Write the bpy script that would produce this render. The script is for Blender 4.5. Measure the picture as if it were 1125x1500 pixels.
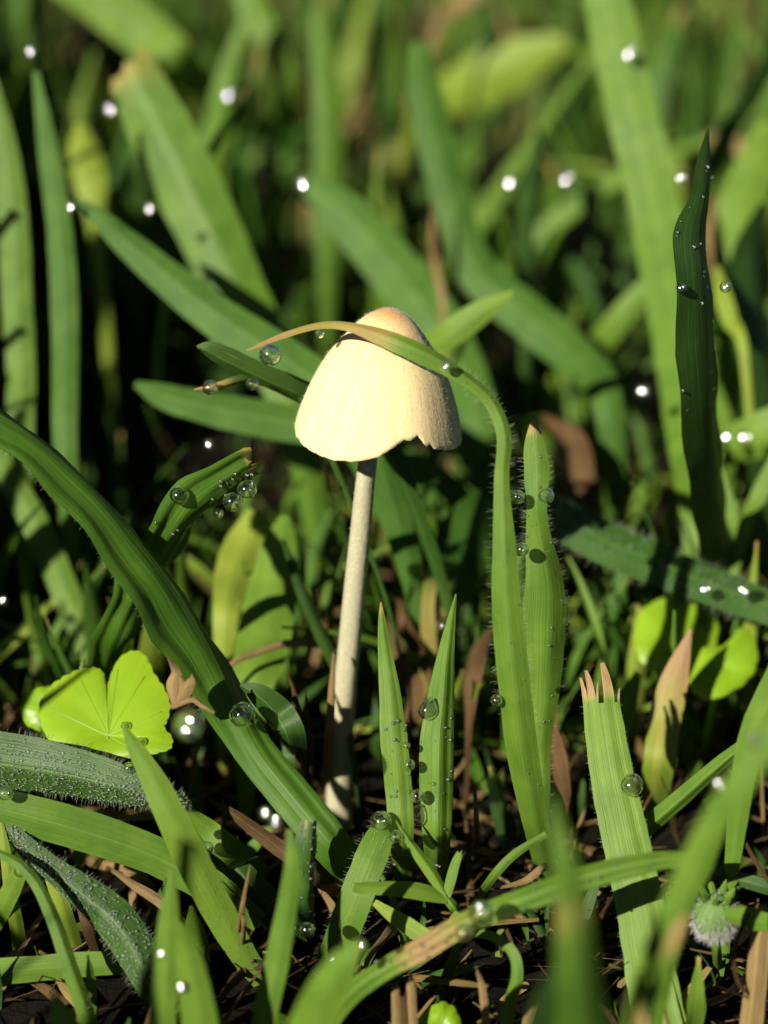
import bpy, bmesh, math, random
from mathutils import Vector, Matrix, noise
from mathutils.bvhtree import BVHTree
R = math.radians
sc = bpy.context.scene
for o in list(bpy.data.objects): bpy.data.objects.remove(o)
MM = 0.001                                   # the script thinks in millimetres

# ------------------------------------------------------------ camera, sky, sun, exposure
PITCH, FPX, CX, CY = R(25), 3000.0, 562.5, 750.0
CAM = Vector((0, -223.6, 147.4)); FOCUS = 240.0
FWD = Vector((0, math.cos(PITCH), -math.sin(PITCH))); RIGHT = Vector((1, 0, 0)); UP = RIGHT.cross(FWD)
cam = bpy.data.cameras.new('camera'); camo = bpy.data.objects.new('camera', cam)
sc.collection.objects.link(camo); sc.camera = camo
camo.location = CAM * MM; camo.rotation_euler = (R(90) - PITCH, 0, 0)
cam.sensor_fit = 'VERTICAL'; cam.sensor_height = 24; cam.lens = 24 * FPX / 1500
cam.clip_start = 0.01; cam.clip_end = 200
cam.dof.use_dof = True; cam.dof.focus_distance = FOCUS * MM - 0.003; cam.dof.aperture_fstop = 7.4; cam.dof.aperture_blades = 7

SUN_AZ, SUN_EL = R(38), R(33)
SUN = Vector((-math.sin(SUN_AZ) * math.cos(SUN_EL), -math.cos(SUN_AZ) * math.cos(SUN_EL), math.sin(SUN_EL)))
wd = bpy.data.worlds.new('World'); sc.world = wd; wd.use_nodes = True
nt = wd.node_tree; bg = nt.nodes['Background']; sky = nt.nodes.new('ShaderNodeTexSky')
sky.sky_type = 'NISHITA'; sky.sun_disc = False; sky.sun_elevation = SUN_EL; sky.sun_rotation = math.atan2(SUN.x, SUN.y)
nt.links.new(sky.outputs[0], bg.inputs[0]); bg.inputs[1].default_value = 0.05; sky.air_density = 0.2; sky.dust_density = 0.3
sl = bpy.data.lights.new('sun', 'SUN'); sl.energy = 5.0; sl.angle = R(0.53); sl.color = (1, 0.93, 0.8)
so = bpy.data.objects.new('sun', sl); sc.collection.objects.link(so); so.rotation_euler = SUN.to_track_quat('Z', 'Y').to_euler(); so.location = SUN * 2
vs = sc.view_settings; vs.view_transform = 'Standard'; vs.look = 'None'; vs.exposure = 0.85; vs.gamma = 1
cy = sc.cycles; cy.use_denoising = True; cy.max_bounces = 7; cy.transmission_bounces = 6; cy.glossy_bounces = 2; cy.diffuse_bounces = 1
cy.sample_clamp_indirect = 3; cy.caustics_reflective = False; cy.caustics_refractive = False

# ------------------------------------------------------------ pixel helpers (photograph pixels, depth along the axis)
def ray(px, py): return FWD + RIGHT * ((px - CX) / FPX) - UP * ((py - CY) / FPX)
def P(px, py, off): return CAM + ray(px, py) * (FOCUS + off)
def PG(px, py, z=0.0):
    r = ray(px, py); return CAM + r * ((z - CAM.z) / r.z)
def PY(px, py, y=0.0):
    r = ray(px, py); return CAM + r * ((y - CAM.y) / r.y)
def PT(p):
    if p[2] == 'g': return PG(p[0], p[1], -0.6)
    if isinstance(p[2], str): return PG(p[0], p[1], float(p[2][1:]))     # 'z1.5': lying at that height above the soil
    return P(*p)
def depth(v): return (v - CAM).dot(FWD)

# ------------------------------------------------------------ materials
def mat(name):
    m = bpy.data.materials.new(name); m.use_nodes = True; n = m.node_tree; n.nodes.clear()
    out = n.nodes.new('ShaderNodeOutputMaterial'); return m, n, out
def N(n, t, **k):
    d = n.nodes.new('ShaderNode' + t)
    for a, b in k.items():
        if a.startswith('i_'): d.inputs[a[2:].replace('_', ' ')].default_value = b
        else: setattr(d, a, b)
    return d
def mix(n, fac, a, b, mode='MIX'):
    m = n.nodes.new('ShaderNodeMix'); m.data_type = 'RGBA'; m.blend_type = mode; m.clamp_factor = True
    for s, v in ((m.inputs[0], fac), (m.inputs[6], a), (m.inputs[7], b)):
        if hasattr(v, 'node'): n.links.new(v, s)
        elif isinstance(v, tuple): s.default_value = v + (1,) if len(v) == 3 else v
        else: s.default_value = v
    return m.outputs[2]
def math_(n, op, a, b=None, c=None, clamp=False):
    m = n.nodes.new('ShaderNodeMath'); m.operation = op; m.use_clamp = clamp
    for i, v in enumerate((a, b, c)):
        if v is None: continue
        if hasattr(v, 'node'): n.links.new(v, m.inputs[i])
        else: m.inputs[i].default_value = v
    return m.outputs[0]
def ramp(n, fac, stops):
    r = n.nodes.new('ShaderNodeValToRGB'); n.links.new(fac, r.inputs[0]); e = r.color_ramp.elements
    while len(e) < len(stops): e.new(0.5)
    for x, (p, c) in zip(e, stops): x.position = p; x.color = tuple(c) + (1,) if len(c) == 3 else c
    return r.outputs[0]

def leaf_material(name, g1, g2, gt, transl=0.2, veins=14.0, rough=0.5, spec=0.22, bump=0.32, dry1=(.40, .27, .125), dry2=(.19, .10, .038), fibk=.3):
    m, n, out = mat(name); L = n.links.new
    at = N(n, 'Attribute', attribute_name='dry'); tn = N(n, 'Attribute', attribute_name='tone')
    uv = N(n, 'UVMap'); sep = N(n, 'SeparateXYZ'); L(uv.outputs[0], sep.inputs[0])
    oi = N(n, 'ObjectInfo'); tc = N(n, 'TexCoord')
    mp = N(n, 'Mapping'); mp.inputs['Scale'].default_value = (1, 0.035, 1); L(uv.outputs[0], mp.inputs[0])
    n1 = N(n, 'TexNoise', i_Scale=260.0, i_Detail=4.0); L(tc.outputs['Object'], n1.inputs[0])
    n2 = N(n, 'TexNoise', i_Scale=26.0, i_Detail=5.0, i_Roughness=.65); L(mp.outputs[0], n2.inputs[0])   # fibres along the blade
    mp2 = N(n, 'Mapping'); mp2.inputs['Scale'].default_value = (1, 0.004, 1); L(uv.outputs[0], mp2.inputs[0])
    n4 = N(n, 'TexNoise', i_Scale=max(veins, .5) * 2.6, i_Detail=1.0); L(mp2.outputs[0], n4.inputs[0])
    w = math_(n, 'MULTIPLY_ADD', n4.outputs[0], 4.0, -2.0, clamp=False)
    w01 = math_(n, 'MULTIPLY_ADD', w, .5, .5, clamp=True)
    t = math_(n, 'ADD', math_(n, 'MULTIPLY_ADD', n1.outputs[0], 1.3, -.65), math_(n, 'ADD', tn.outputs['Fac'], math_(n, 'MULTIPLY_ADD', oi.outputs['Random'], .3, -.15)), clamp=True)
    col = mix(n, t, g1, g2)
    dk = math_(n, 'MULTIPLY', w01, .34)
    col = mix(n, dk, col, (.012, .032, .005))
    fib = math_(n, 'MULTIPLY_ADD', n2.outputs[0], 1.6, -.62, clamp=True)
    col = mix(n, math_(n, 'MULTIPLY', fib, fibk), col, g2)
    mid = math_(n, 'LESS_THAN', math_(n, 'ABSOLUTE', math_(n, 'SUBTRACT', sep.outputs[0], .5)), .022)
    col = mix(n, math_(n, 'MULTIPLY', mid, .2), col, (.2, .32, .09))
    # blemishes: small pale and brown specks
    n3 = N(n, 'TexNoise', i_Scale=900.0, i_Detail=2.0); L(tc.outputs['Object'], n3.inputs[0])
    sp = math_(n, 'MULTIPLY_ADD', n3.outputs[0], 9.0, -6.4, clamp=True)
    col = mix(n, math_(n, 'MULTIPLY', sp, .5), col, (.22, .2, .06))
    # dryness, broken up by fibres
    d = math_(n, 'MULTIPLY_ADD', math_(n, 'ADD', at.outputs['Fac'], math_(n, 'MULTIPLY_ADD', n2.outputs[0], .9, -.45)), 3.2, -1.1, clamp=True)
    d = math_(n, 'MULTIPLY', d, math_(n, 'MULTIPLY', at.outputs['Fac'], 4.0, clamp=True))
    dc = mix(n, math_(n, 'MULTIPLY_ADD', n2.outputs[0], 2.4, -.7, clamp=True), dry2, dry1)
    edge = math_(n, 'MULTIPLY', math_(n, 'SUBTRACT', 1.0, d), d)
    col = mix(n, d, col, dc); col = mix(n, math_(n, 'MULTIPLY', edge, 1.2), col, (.34, .30, .05))
    h = math_(n, 'ADD', math_(n, 'MULTIPLY', w01, .5), math_(n, 'ADD', math_(n, 'MULTIPLY', n2.outputs[0], 1.1), math_(n, 'MULTIPLY', n3.outputs[0], .4)))
    bp = N(n, 'Bump', i_Strength=bump, i_Distance=.00022); L(h, bp.inputs['Height'])
    b = N(n, 'BsdfPrincipled'); L(col, b.inputs['Base Color']); b.inputs['Roughness'].default_value = rough
    L(math_(n, 'MULTIPLY_ADD', n2.outputs[0], .3, rough - .15), b.inputs['Roughness'])
    b.inputs['Specular IOR Level'].default_value = spec; L(bp.outputs[0], b.inputs['Normal'])
    tr = N(n, 'BsdfTranslucent'); L(mix(n, d, mix(n, .6, col, gt), dc), tr.inputs[0]); L(bp.outputs[0], tr.inputs['Normal'])
    ms = N(n, 'MixShader'); ms.inputs[0].default_value = transl; L(b.outputs[0], ms.inputs[1]); L(tr.outputs[0], ms.inputs[2]); L(ms.outputs[0], out.inputs[0])
    return m
M = {}
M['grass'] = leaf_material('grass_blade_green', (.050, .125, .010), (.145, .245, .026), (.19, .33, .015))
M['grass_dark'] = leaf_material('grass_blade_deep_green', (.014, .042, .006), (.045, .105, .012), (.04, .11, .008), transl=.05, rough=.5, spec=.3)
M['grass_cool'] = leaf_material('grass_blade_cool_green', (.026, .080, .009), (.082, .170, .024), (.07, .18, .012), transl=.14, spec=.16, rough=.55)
M['grass_yellow'] = leaf_material('grass_blade_yellow_green', (.13, .22, .018), (.26, .33, .04), (.3, .4, .03))
M['round_leaf'] = leaf_material('round_leaf_lime', (.19, .37, .010), (.30, .47, .018), (.36, .52, .01), transl=.28, veins=0, rough=.4, spec=.4, bump=.05)
M['straw'] = leaf_material('dry_straw', (.17, .10, .038), (.42, .29, .135), (.34, .22, .09), transl=.12, veins=9, rough=.75, spec=.1, bump=.9, fibk=.8)
M['brown'] = leaf_material('dead_leaf_brown', (.05, .026, .012), (.17, .095, .045), (.17, .09, .04), transl=.12, veins=9, rough=.8, spec=.08, bump=1.0, fibk=.7)

def simple(name, col, rough=.5, transl=0, spec=.3):
    m, n, out = mat(name); L = n.links.new; b = N(n, 'BsdfPrincipled')
    tc = N(n, 'TexCoord'); ns = N(n, 'TexNoise', i_Scale=500.0, i_Detail=3.0); L(tc.outputs['Object'], ns.inputs[0])
    c = mix(n, ns.outputs[0], tuple(x * .6 for x in col), tuple(min(1, x * 1.3) for x in col)); L(c, b.inputs[0])
    b.inputs['Roughness'].default_value = rough; b.inputs['Specular IOR Level'].default_value = spec
    if transl:
        t = N(n, 'BsdfTranslucent'); L(c, t.inputs[0]); ms = N(n, 'MixShader'); ms.inputs[0].default_value = transl
        L(b.outputs[0], ms.inputs[1]); L(t.outputs[0], ms.inputs[2]); L(ms.outputs[0], out.inputs[0])
    else: L(b.outputs[0], out.inputs[0])
    return m
M['hair'] = simple('pale_leaf_hair', (.55, .6, .45), .35, .4, .6)
M['fuzz'] = simple('cap_fuzz', (.8, .68, .48), .5, .5)
M['white_hair'] = simple('white_bud_hair', (.8, .8, .72), .4, .4)
M['gill'] = simple('brown_gill', (.17, .10, .06), .8)
M['bud'] = simple('bud_green', (.11, .2, .05), .6, .15)
def water(name, cr, cw, tr=.2, ci=1.75):
    m, n, out = mat(name); b = N(n, 'BsdfPrincipled')
    b.inputs['Base Color'].default_value = (1, 1, 1, 1); b.inputs['Roughness'].default_value = 0
    b.inputs['IOR'].default_value = 1.333; b.inputs['Transmission Weight'].default_value = 1
    b.inputs['Coat Weight'].default_value = cw; b.inputs['Coat IOR'].default_value = ci; b.inputs['Coat Roughness'].default_value = cr
    t = N(n, 'BsdfTransparent'); ms = N(n, 'MixShader'); ms.inputs[0].default_value = tr      # straight-through share added to lighten the shadows the drops cast
    n.links.new(b.outputs[0], ms.inputs[1]); n.links.new(t.outputs[0], ms.inputs[2]); n.links.new(ms.outputs[0], out.inputs[0]); return m
M['dew'] = water('dew_water', .09, 1.0, .34); M['dew_far'] = water('dew_water_sheen', .085, 1.0, .45, 2.2); M['dew_fine'] = water('dew_water_fine', .36, 1.0, .45, 2.3)

def cap_material():
    m, n, out = mat('mushroom_cap_cream'); L = n.links.new
    uv = N(n, 'UVMap'); sep = N(n, 'SeparateXYZ'); L(uv.outputs[0], sep.inputs[0])
    mp = N(n, 'Mapping'); mp.inputs['Scale'].default_value = (1, .028, 1); L(uv.outputs[0], mp.inputs[0])
    f = N(n, 'TexNoise', i_Scale=60.0, i_Detail=6.0, i_Roughness=.7); L(mp.outputs[0], f.inputs[0])
    f2 = N(n, 'TexNoise', i_Scale=13.0, i_Detail=3.0); L(mp.outputs[0], f2.inputs[0])
    tc = N(n, 'TexCoord'); g = N(n, 'TexNoise', i_Scale=2600.0, i_Detail=3.0); L(tc.outputs['Object'], g.inputs[0])
    # v = 0 apex .. 1 rim
    col = ramp(n, sep.outputs[1], [(0, (.44, .18, .045)), (.13, (.52, .25, .07)), (.27, (.74, .52, .23)), (.55, (.80, .65, .33)), (1, (.82, .69, .37))])
    col = mix(n, math_(n, 'MULTIPLY_ADD', f.outputs[0], 3.2, -1.35, clamp=True), mix(n, .36, col, (.42, .24, .10)), col)
    col = mix(n, math_(n, 'MULTIPLY', math_(n, 'MULTIPLY_ADD', f2.outputs[0], 3.0, -1.5, clamp=True), .28), col, (.56, .34, .15))
    col = mix(n, math_(n, 'MULTIPLY', math_(n, 'MULTIPLY_ADD', g.outputs[0], 3, -1.2, clamp=True), .16), col, (.9, .8, .65))
    h = math_(n, 'ADD', math_(n, 'MULTIPLY', f.outputs[0], 1.5), math_(n, 'MULTIPLY', g.outputs[0], .9))
    bp = N(n, 'Bump', i_Strength=.35, i_Distance=.00014); L(h, bp.inputs['Height'])
    b = N(n, 'BsdfPrincipled'); L(col, b.inputs[0]); b.inputs['Roughness'].default_value = .85; b.inputs['Specular IOR Level'].default_value = .15
    b.inputs['Sheen Weight'].default_value = .25; b.inputs['Sheen Roughness'].default_value = .4
    b.inputs['Subsurface Weight'].default_value = .25; b.inputs['Subsurface Radius'].default_value = (1, .6, .3); b.inputs['Subsurface Scale'].default_value = .0008
    L(bp.outputs[0], b.inputs['Normal']); L(b.outputs[0], out.inputs[0]); return m
M['cap'] = cap_material()
def stem_material():
    m, n, out = mat('mushroom_stem_ivory'); L = n.links.new
    tc = N(n, 'TexCoord'); uv = N(n, 'UVMap')
    mp = N(n, 'Mapping'); mp.inputs['Scale'].default_value = (14, 3, 1); L(uv.outputs[0], mp.inputs[0])
    f = N(n, 'TexNoise', i_Scale=3.0, i_Detail=5.0); L(mp.outputs[0], f.inputs[0])
    g = N(n, 'TexNoise', i_Scale=2400.0, i_Detail=3.0); L(tc.outputs['Object'], g.inputs[0])
    col = mix(n, f.outputs[0], (.27, .25, .15), (.43, .41, .27)); col = mix(n, math_(n, 'MULTIPLY_ADD', g.outputs[0], 3, -1.5, clamp=True), col, (.48, .46, .32))
    bp = N(n, 'Bump', i_Strength=.3, i_Distance=.00015); L(math_(n, 'ADD', f.outputs[0], g.outputs[0]), bp.inputs['Height'])
    b = N(n, 'BsdfPrincipled'); L(col, b.inputs[0]); b.inputs['Roughness'].default_value = .6; L(bp.outputs[0], b.inputs['Normal'])
    b.inputs['Subsurface Weight'].default_value = .3; b.inputs['Subsurface Radius'].default_value = (1, .8, .5); b.inputs['Subsurface Scale'].default_value = .0008
    L(b.outputs[0], out.inputs[0]); return m
M['stem'] = stem_material()
def soil_material():
    m, n, out = mat('dark_soil'); L = n.links.new; tc = N(n, 'TexCoord')
    a = N(n, 'TexNoise', i_Scale=140.0, i_Detail=8.0, i_Roughness=.7); L(tc.outputs['Object'], a.inputs[0])
    c = ramp(n, a.outputs[0], [(.3, (.003, .0025, .002)), (.55, (.009, .007, .005)), (.78, (.03, .02, .011))])
    bp = N(n, 'Bump', i_Strength=1.0, i_Distance=.002); L(a.outputs[0], bp.inputs['Height'])
    b = N(n, 'BsdfPrincipled'); L(c, b.inputs[0]); b.inputs['Roughness'].default_value = .9; b.inputs['Specular IOR Level'].default_value = .08; L(bp.outputs[0], b.inputs['Normal']); L(b.outputs[0], out.inputs[0]); return m
M['soil'] = soil_material()

# ------------------------------------------------------------ mesh helpers
col = sc.collection
class MB:
    def __init__(s): s.v = []; s.f = []; s.uv = []; s.dry = []; s.tone = []
    def vert(s, p, uv=(0, 0), dry=0.0, tone=.5): s.v.append(p); s.uv.append(uv); s.dry.append(dry); s.tone.append(tone); return len(s.v) - 1
    def grid(s, rows):
        for a, b in zip(rows[:-1], rows[1:]):
            for i in range(len(a) - 1): s.f.append((a[i], a[i + 1], b[i + 1], b[i]))
    def mesh(s, name, m, origin=Vector((0, 0, 0)), smooth=True):
        me = bpy.data.meshes.new(name); me.from_pydata([tuple((p - origin) * MM) for p in s.v], [], s.f)
        ul = me.uv_layers.new(name='UVMap')
        vi = [0] * len(me.loops); me.loops.foreach_get('vertex_index', vi)
        ul.data.foreach_set('uv', [c for i in vi for c in s.uv[i]])
        for nm, arr in (('dry', s.dry), ('tone', s.tone)):
            a = me.attributes.new(nm, 'FLOAT', 'POINT'); a.data.foreach_set('value', arr)
        if smooth: me.polygons.foreach_set('use_smooth', [True] * len(me.polygons))
        me.materials.append(M[m]); me.update(); return me
def tag(o, label=None, cat=None, group=None, kind=None):
    for k, v in (('label', label), ('category', cat), ('group', group), ('kind', kind)):
        if v: o[k] = v
    return o
def link(name, me, origin=Vector((0, 0, 0)), parent=None):
    o = bpy.data.objects.new(name, me); col.objects.link(o)
    if parent: o.parent = parent; o.location = (origin * MM) - parent.location if parent.parent is None else (0, 0, 0)
    else: o.location = origin * MM
    return o
def empty(name, origin):
    o = bpy.data.objects.new(name, None); o.empty_display_size = .005; col.objects.link(o); o.location = origin * MM; return o

def catmull(ps, ts):
    """ps: list of lists (vectors as tuples of any length); ts in 0..len-1"""
    n = len(ps); out = []
    for t in ts:
        i = min(int(t), n - 2); f = t - i
        p0 = ps[i - 1] if i > 0 else [2 * a - b for a, b in zip(ps[0], ps[1])]
        p1, p2 = ps[i], ps[i + 1]
        p3 = ps[i + 2] if i + 2 < n else [2 * a - b for a, b in zip(ps[-1], ps[-2])]
        out.append([.5 * (2 * b + (c - a) * f + (2 * a - 5 * b + 4 * c - d) * f * f + (3 * b - a - 3 * c + d) * f ** 3) for a, b, c, d in zip(p0, p1, p2, p3)])
    return out
HEROV, HEROF = [], []       # world-space copy of what dew can rest on

def blade_rows(mb, pts3, widths, rolls, drys, fold, torn, wav, rnd, nu=7, per=6, tone=.5, view=None, curl=0.0, fray=None, rib=0.0):
    n = len(pts3); steps = (n - 1) * per
    ts = [i * (n - 1) / steps for i in range(steps + 1)]
    C = catmull([list(p) for p in pts3], ts); W = catmull([[w] for w in widths], ts); RO = catmull([[r] for r in rolls], ts)
    lin = lambda arr, t: arr[min(int(t), n - 2)] * (1 - (t - min(int(t), n - 2))) + arr[min(int(t), n - 2) + 1] * (t - min(int(t), n - 2))
    rows = []; frames = []
    ph = rnd.uniform(0, 6.28); fr = rnd.uniform(1.2, 2.2)
    L = 0.0
    for k, t in enumerate(ts):
        p = Vector(C[k]); a = Vector(C[max(k - 1, 0)]); b = Vector(C[min(k + 1, steps)]); tg = (b - a).normalized()
        if k: L += (p - Vector(C[k - 1])).length
        fw = (p - CAM).normalized() if view is None else view
        side = fw.cross(tg)
        side = side.normalized() if side.length > .05 else frames[-1][1]
        nr = side.cross(tg).normalized()
        r = R(RO[k][0]); s2 = side * math.cos(r) - nr * math.sin(r); n2 = nr * math.cos(r) + side * math.sin(r)
        frames.append((p, s2, n2, tg)); w = max(W[k][0], .02) * .5; row = []
        for i in range(nu):
            s = -1 + 2 * i / (nu - 1)
            z = fold * w * (abs(s) - .4) + curl * w * (s * s - .3) + rib * w * math.cos(s * 11 + .4 * math.sin(L * .2 + ph)) + wav * w * .35 * math.sin(L * .35 * fr + ph + (1.7 if s > 0 else 0)) * abs(s)
            e = 1 + .05 * noise.noise(Vector((L * .5, s * 3, ph)))
            q = p + s2 * (s * w * e) + n2 * (-z)
            row.append(mb.vert(q, (.5 + s * .5, L * .12), max(0.0, min(1.0, lin(drys, t))), tone))
        rows.append(row)
    if torn:
        tg = frames[-1][3]
        for i in range(nu):
            amt = rnd.uniform(-.35, 1.0) * torn
            for back, k in ((1.0, -1), (.45, -2)):
                mb.v[rows[k][i]] = mb.v[rows[k][i]] + tg * (amt * back) + frames[-1][2] * rnd.uniform(-.12, .12) * torn
    if fray:
        # the end is split into strips of unequal length that splay apart
        strips, back = fray; tg, nr_, sd_ = frames[-1][3], frames[-1][2], frames[-1][1]; cut = len(rows) - back
        mb.grid(rows[:cut]); i0 = 0
        for j, (n_, ln, sp, lift) in enumerate(strips):
            if ln is None: i0 += n_; continue
            new = [rows[cut - 1][i0:i0 + n_ + 1]]
            for q in range(1, back + 1):
                f = q / back; src = rows[cut - 1]; row = []
                mid_ = mb.v[src[i0]].lerp(mb.v[src[min(i0 + n_, nu - 1)]], .5)
                for i in range(i0, i0 + n_ + 1):
                    b0 = mb.v[src[i]]; nar = 1 - .6 * f ** 2.2
                    pos = mid_ + (b0 - mid_) * nar + tg * (ln * f) + sd_ * (sp * f * f) + nr_ * (lift * f * f + .12 * math.sin(q * 2 + j + i))
                    row.append(mb.vert(pos, mb.uv[src[i]], min(1, .35 + .75 * f), tone))
                new.append(row)
            mb.grid(new); i0 += n_
        return rows, frames
    mb.grid(rows); return rows, frames

def blade(label, pts, w, roll=0, dry=None, fold=.25, torn=0, name='grass_shoot', m='grass', cat='grass shoot', group=None, wav=.15, seed=None, hairs=None, tone=.5, nu=7, curl=0.0, rest=True, per=6, fine=None, fray=None, rib=0.0):
    rnd = random.Random(seed if seed is not None else label)
    p3 = [PT(p) for p in pts]
    if not isinstance(roll, (list, tuple)): roll = [roll] * len(pts)
    if dry is None: dry = [0] * len(pts)
    ww = [x * depth(p) / FPX / max(math.cos(R(abs(r))), .4) for x, p, r in zip(w, p3, roll)]
    if p3[0].z > 2.5:                       # carry the foot on down into the soil
        d = (p3[0] - p3[1]).normalized(); h = p3[0].z; k = h * .35
        hz = Vector((d.x, d.y, 0)) * k; low = Vector((p3[0].x + hz.x, p3[0].y + max(hz.y, -.2 * h), -1.0)); midp = p3[0].lerp(low, .5) + Vector((d.x, d.y, 0)) * k * .18
        p3 = [low, midp] + p3; ww = [ww[0] * .3, ww[0] * .6] + ww; roll = [roll[0]] * 2 + list(roll); dry = [dry[0]] * 2 + list(dry)
    mb = MB(); rows, fr = blade_rows(mb, p3, ww, roll, dry, fold, torn, wav, rnd, nu=nu, tone=tone, curl=curl, per=per, fray=fray, rib=rib)
    org = p3[0].copy(); me = mb.mesh(name, m, org); o = link(name, me, org); tag(o, label, cat, group)
    if rest:
        b = len(HEROV); HEROV.extend(mb.v); HEROF.extend([tuple(i + b for i in f) for f in mb.f])
    if hairs: add_hairs(o, mb, rows, fr, rnd, **hairs)
    if fine: add_fine(o, mb, rows, fr, rnd, **fine)
    return o

def hair_into(mb, base, d, ln, r):
    d = d.normalized(); a = d.orthogonal().normalized(); b = d.cross(a); bend = a * ln * .18
    lv = []
    for k, (t, rr) in enumerate(((0, r), (.55, r * .75))):
        lv.append([mb.vert(base + d * ln * t + bend * t * t + (a * math.cos(q) + b * math.sin(q)) * rr) for q in (0, 2.1, 4.2)])
    tip = mb.vert(base + d * ln + bend)
    for i in range(3):
        j = (i + 1) % 3; mb.f.append((lv[0][i], lv[0][j], lv[1][j], lv[1][i])); mb.f.append((lv[1][i], lv[1][j], tip))
def add_hairs(o, mb, rows, fr, rnd, n=150, ln=(.5, 1.0), edge=.8, t0=0, t1=1, r=.02, both=True):
    hb = MB(); nu = len(rows[0])
    for _ in range(n):
        k = int((t0 + (t1 - t0) * rnd.random()) * (len(rows) - 1)); p, s2, n2, tg = fr[k]
        if rnd.random() < edge:
            sg = rnd.choice((-1, 1)) if both is True else both
            i = 0 if sg < 0 else nu - 1; d = s2 * sg + n2 * rnd.uniform(-.5, .6) + tg * rnd.uniform(-.2, .5)
        else: i = rnd.randrange(nu); d = n2 * rnd.choice((1, 1, -1)) + s2 * rnd.uniform(-.4, .4) + tg * rnd.uniform(-.1, .6)
        q = mb.v[rows[k][i]].lerp(mb.v[rows[min(k + 1, len(rows) - 1)][i]], rnd.random())
        hair_into(hb, q, d, rnd.uniform(*ln), r)
    h = link('leaf_hairs', hb.mesh('leaf_hairs', 'hair', Vector(o.location) / MM), Vector(o.location) / MM, o); tag(h, kind='stuff')
ICO = None
def ico():
    global ICO
    if ICO is None:
        bm = bmesh.new(); bmesh.ops.create_icosphere(bm, subdivisions=2, radius=1); bm.verts.ensure_lookup_table()
        ICO = ([v.co.copy() for v in bm.verts], [tuple(v.index for v in f.verts) for f in bm.faces]); bm.free()
    return ICO
def add_fine(o, mb, rows, fr, rnd, n=400, r=(.05, .14), t0=0, t1=1, lift=.35, u0=0, u1=1):
    hb = MB(); nu = len(rows[0]); V, F = ico()
    for _ in range(n):
        x = (t0 + (t1 - t0) * rnd.random()) * (len(rows) - 1.001); k = int(x); i = min(nu - 2, int((u0 + (u1 - u0) * rnd.random()) * (nu - 1)))
        a, b = mb.v[rows[k][i]].lerp(mb.v[rows[k][i + 1]], rnd.random()), mb.v[rows[k + 1][i]].lerp(mb.v[rows[k + 1][i + 1]], rnd.random())
        rr = rnd.uniform(*r); q = a.lerp(b, x - k) + fr[k][2] * (rr * .8 + rnd.random() * lift)
        s = len(hb.v)
        for v in V: hb.vert(q + v * rr)
        hb.f.extend([tuple(j + s for j in f) for f in F])
    h = link('fine_dew', hb.mesh('fine_dew', 'dew_fine', Vector(o.location) / MM), Vector(o.location) / MM, o); tag(h, kind='stuff')

# ------------------------------------------------------------ ground
def ground():
    mb = MB(); xs = [-12000, -3000, -1000, -500] + [-300 + i * 7.5 for i in range(81)] + [500, 1000, 3000, 12000]
    ys = [-3000, -900, -400] + [-200 + i * 9 for i in range(101)] + [900, 1500, 4000, 20000]
    rows = []
    for y in ys:
        row = []
        for x in xs:
            near = abs(x) <= 300 and -200 <= y <= 700
            z = (2.2 * noise.noise(Vector((x * .03, y * .03, 1))) + 1.6 * noise.noise(Vector((x * .11, y * .11, 4)))) if near else 0
            row.append(mb.vert(Vector((x, y, z - 2.2))))
        rows.append(row)
    mb.grid(rows); o = link('ground', mb.mesh('ground', 'soil')); o['kind'] = 'structure'; return o
ground()

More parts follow.
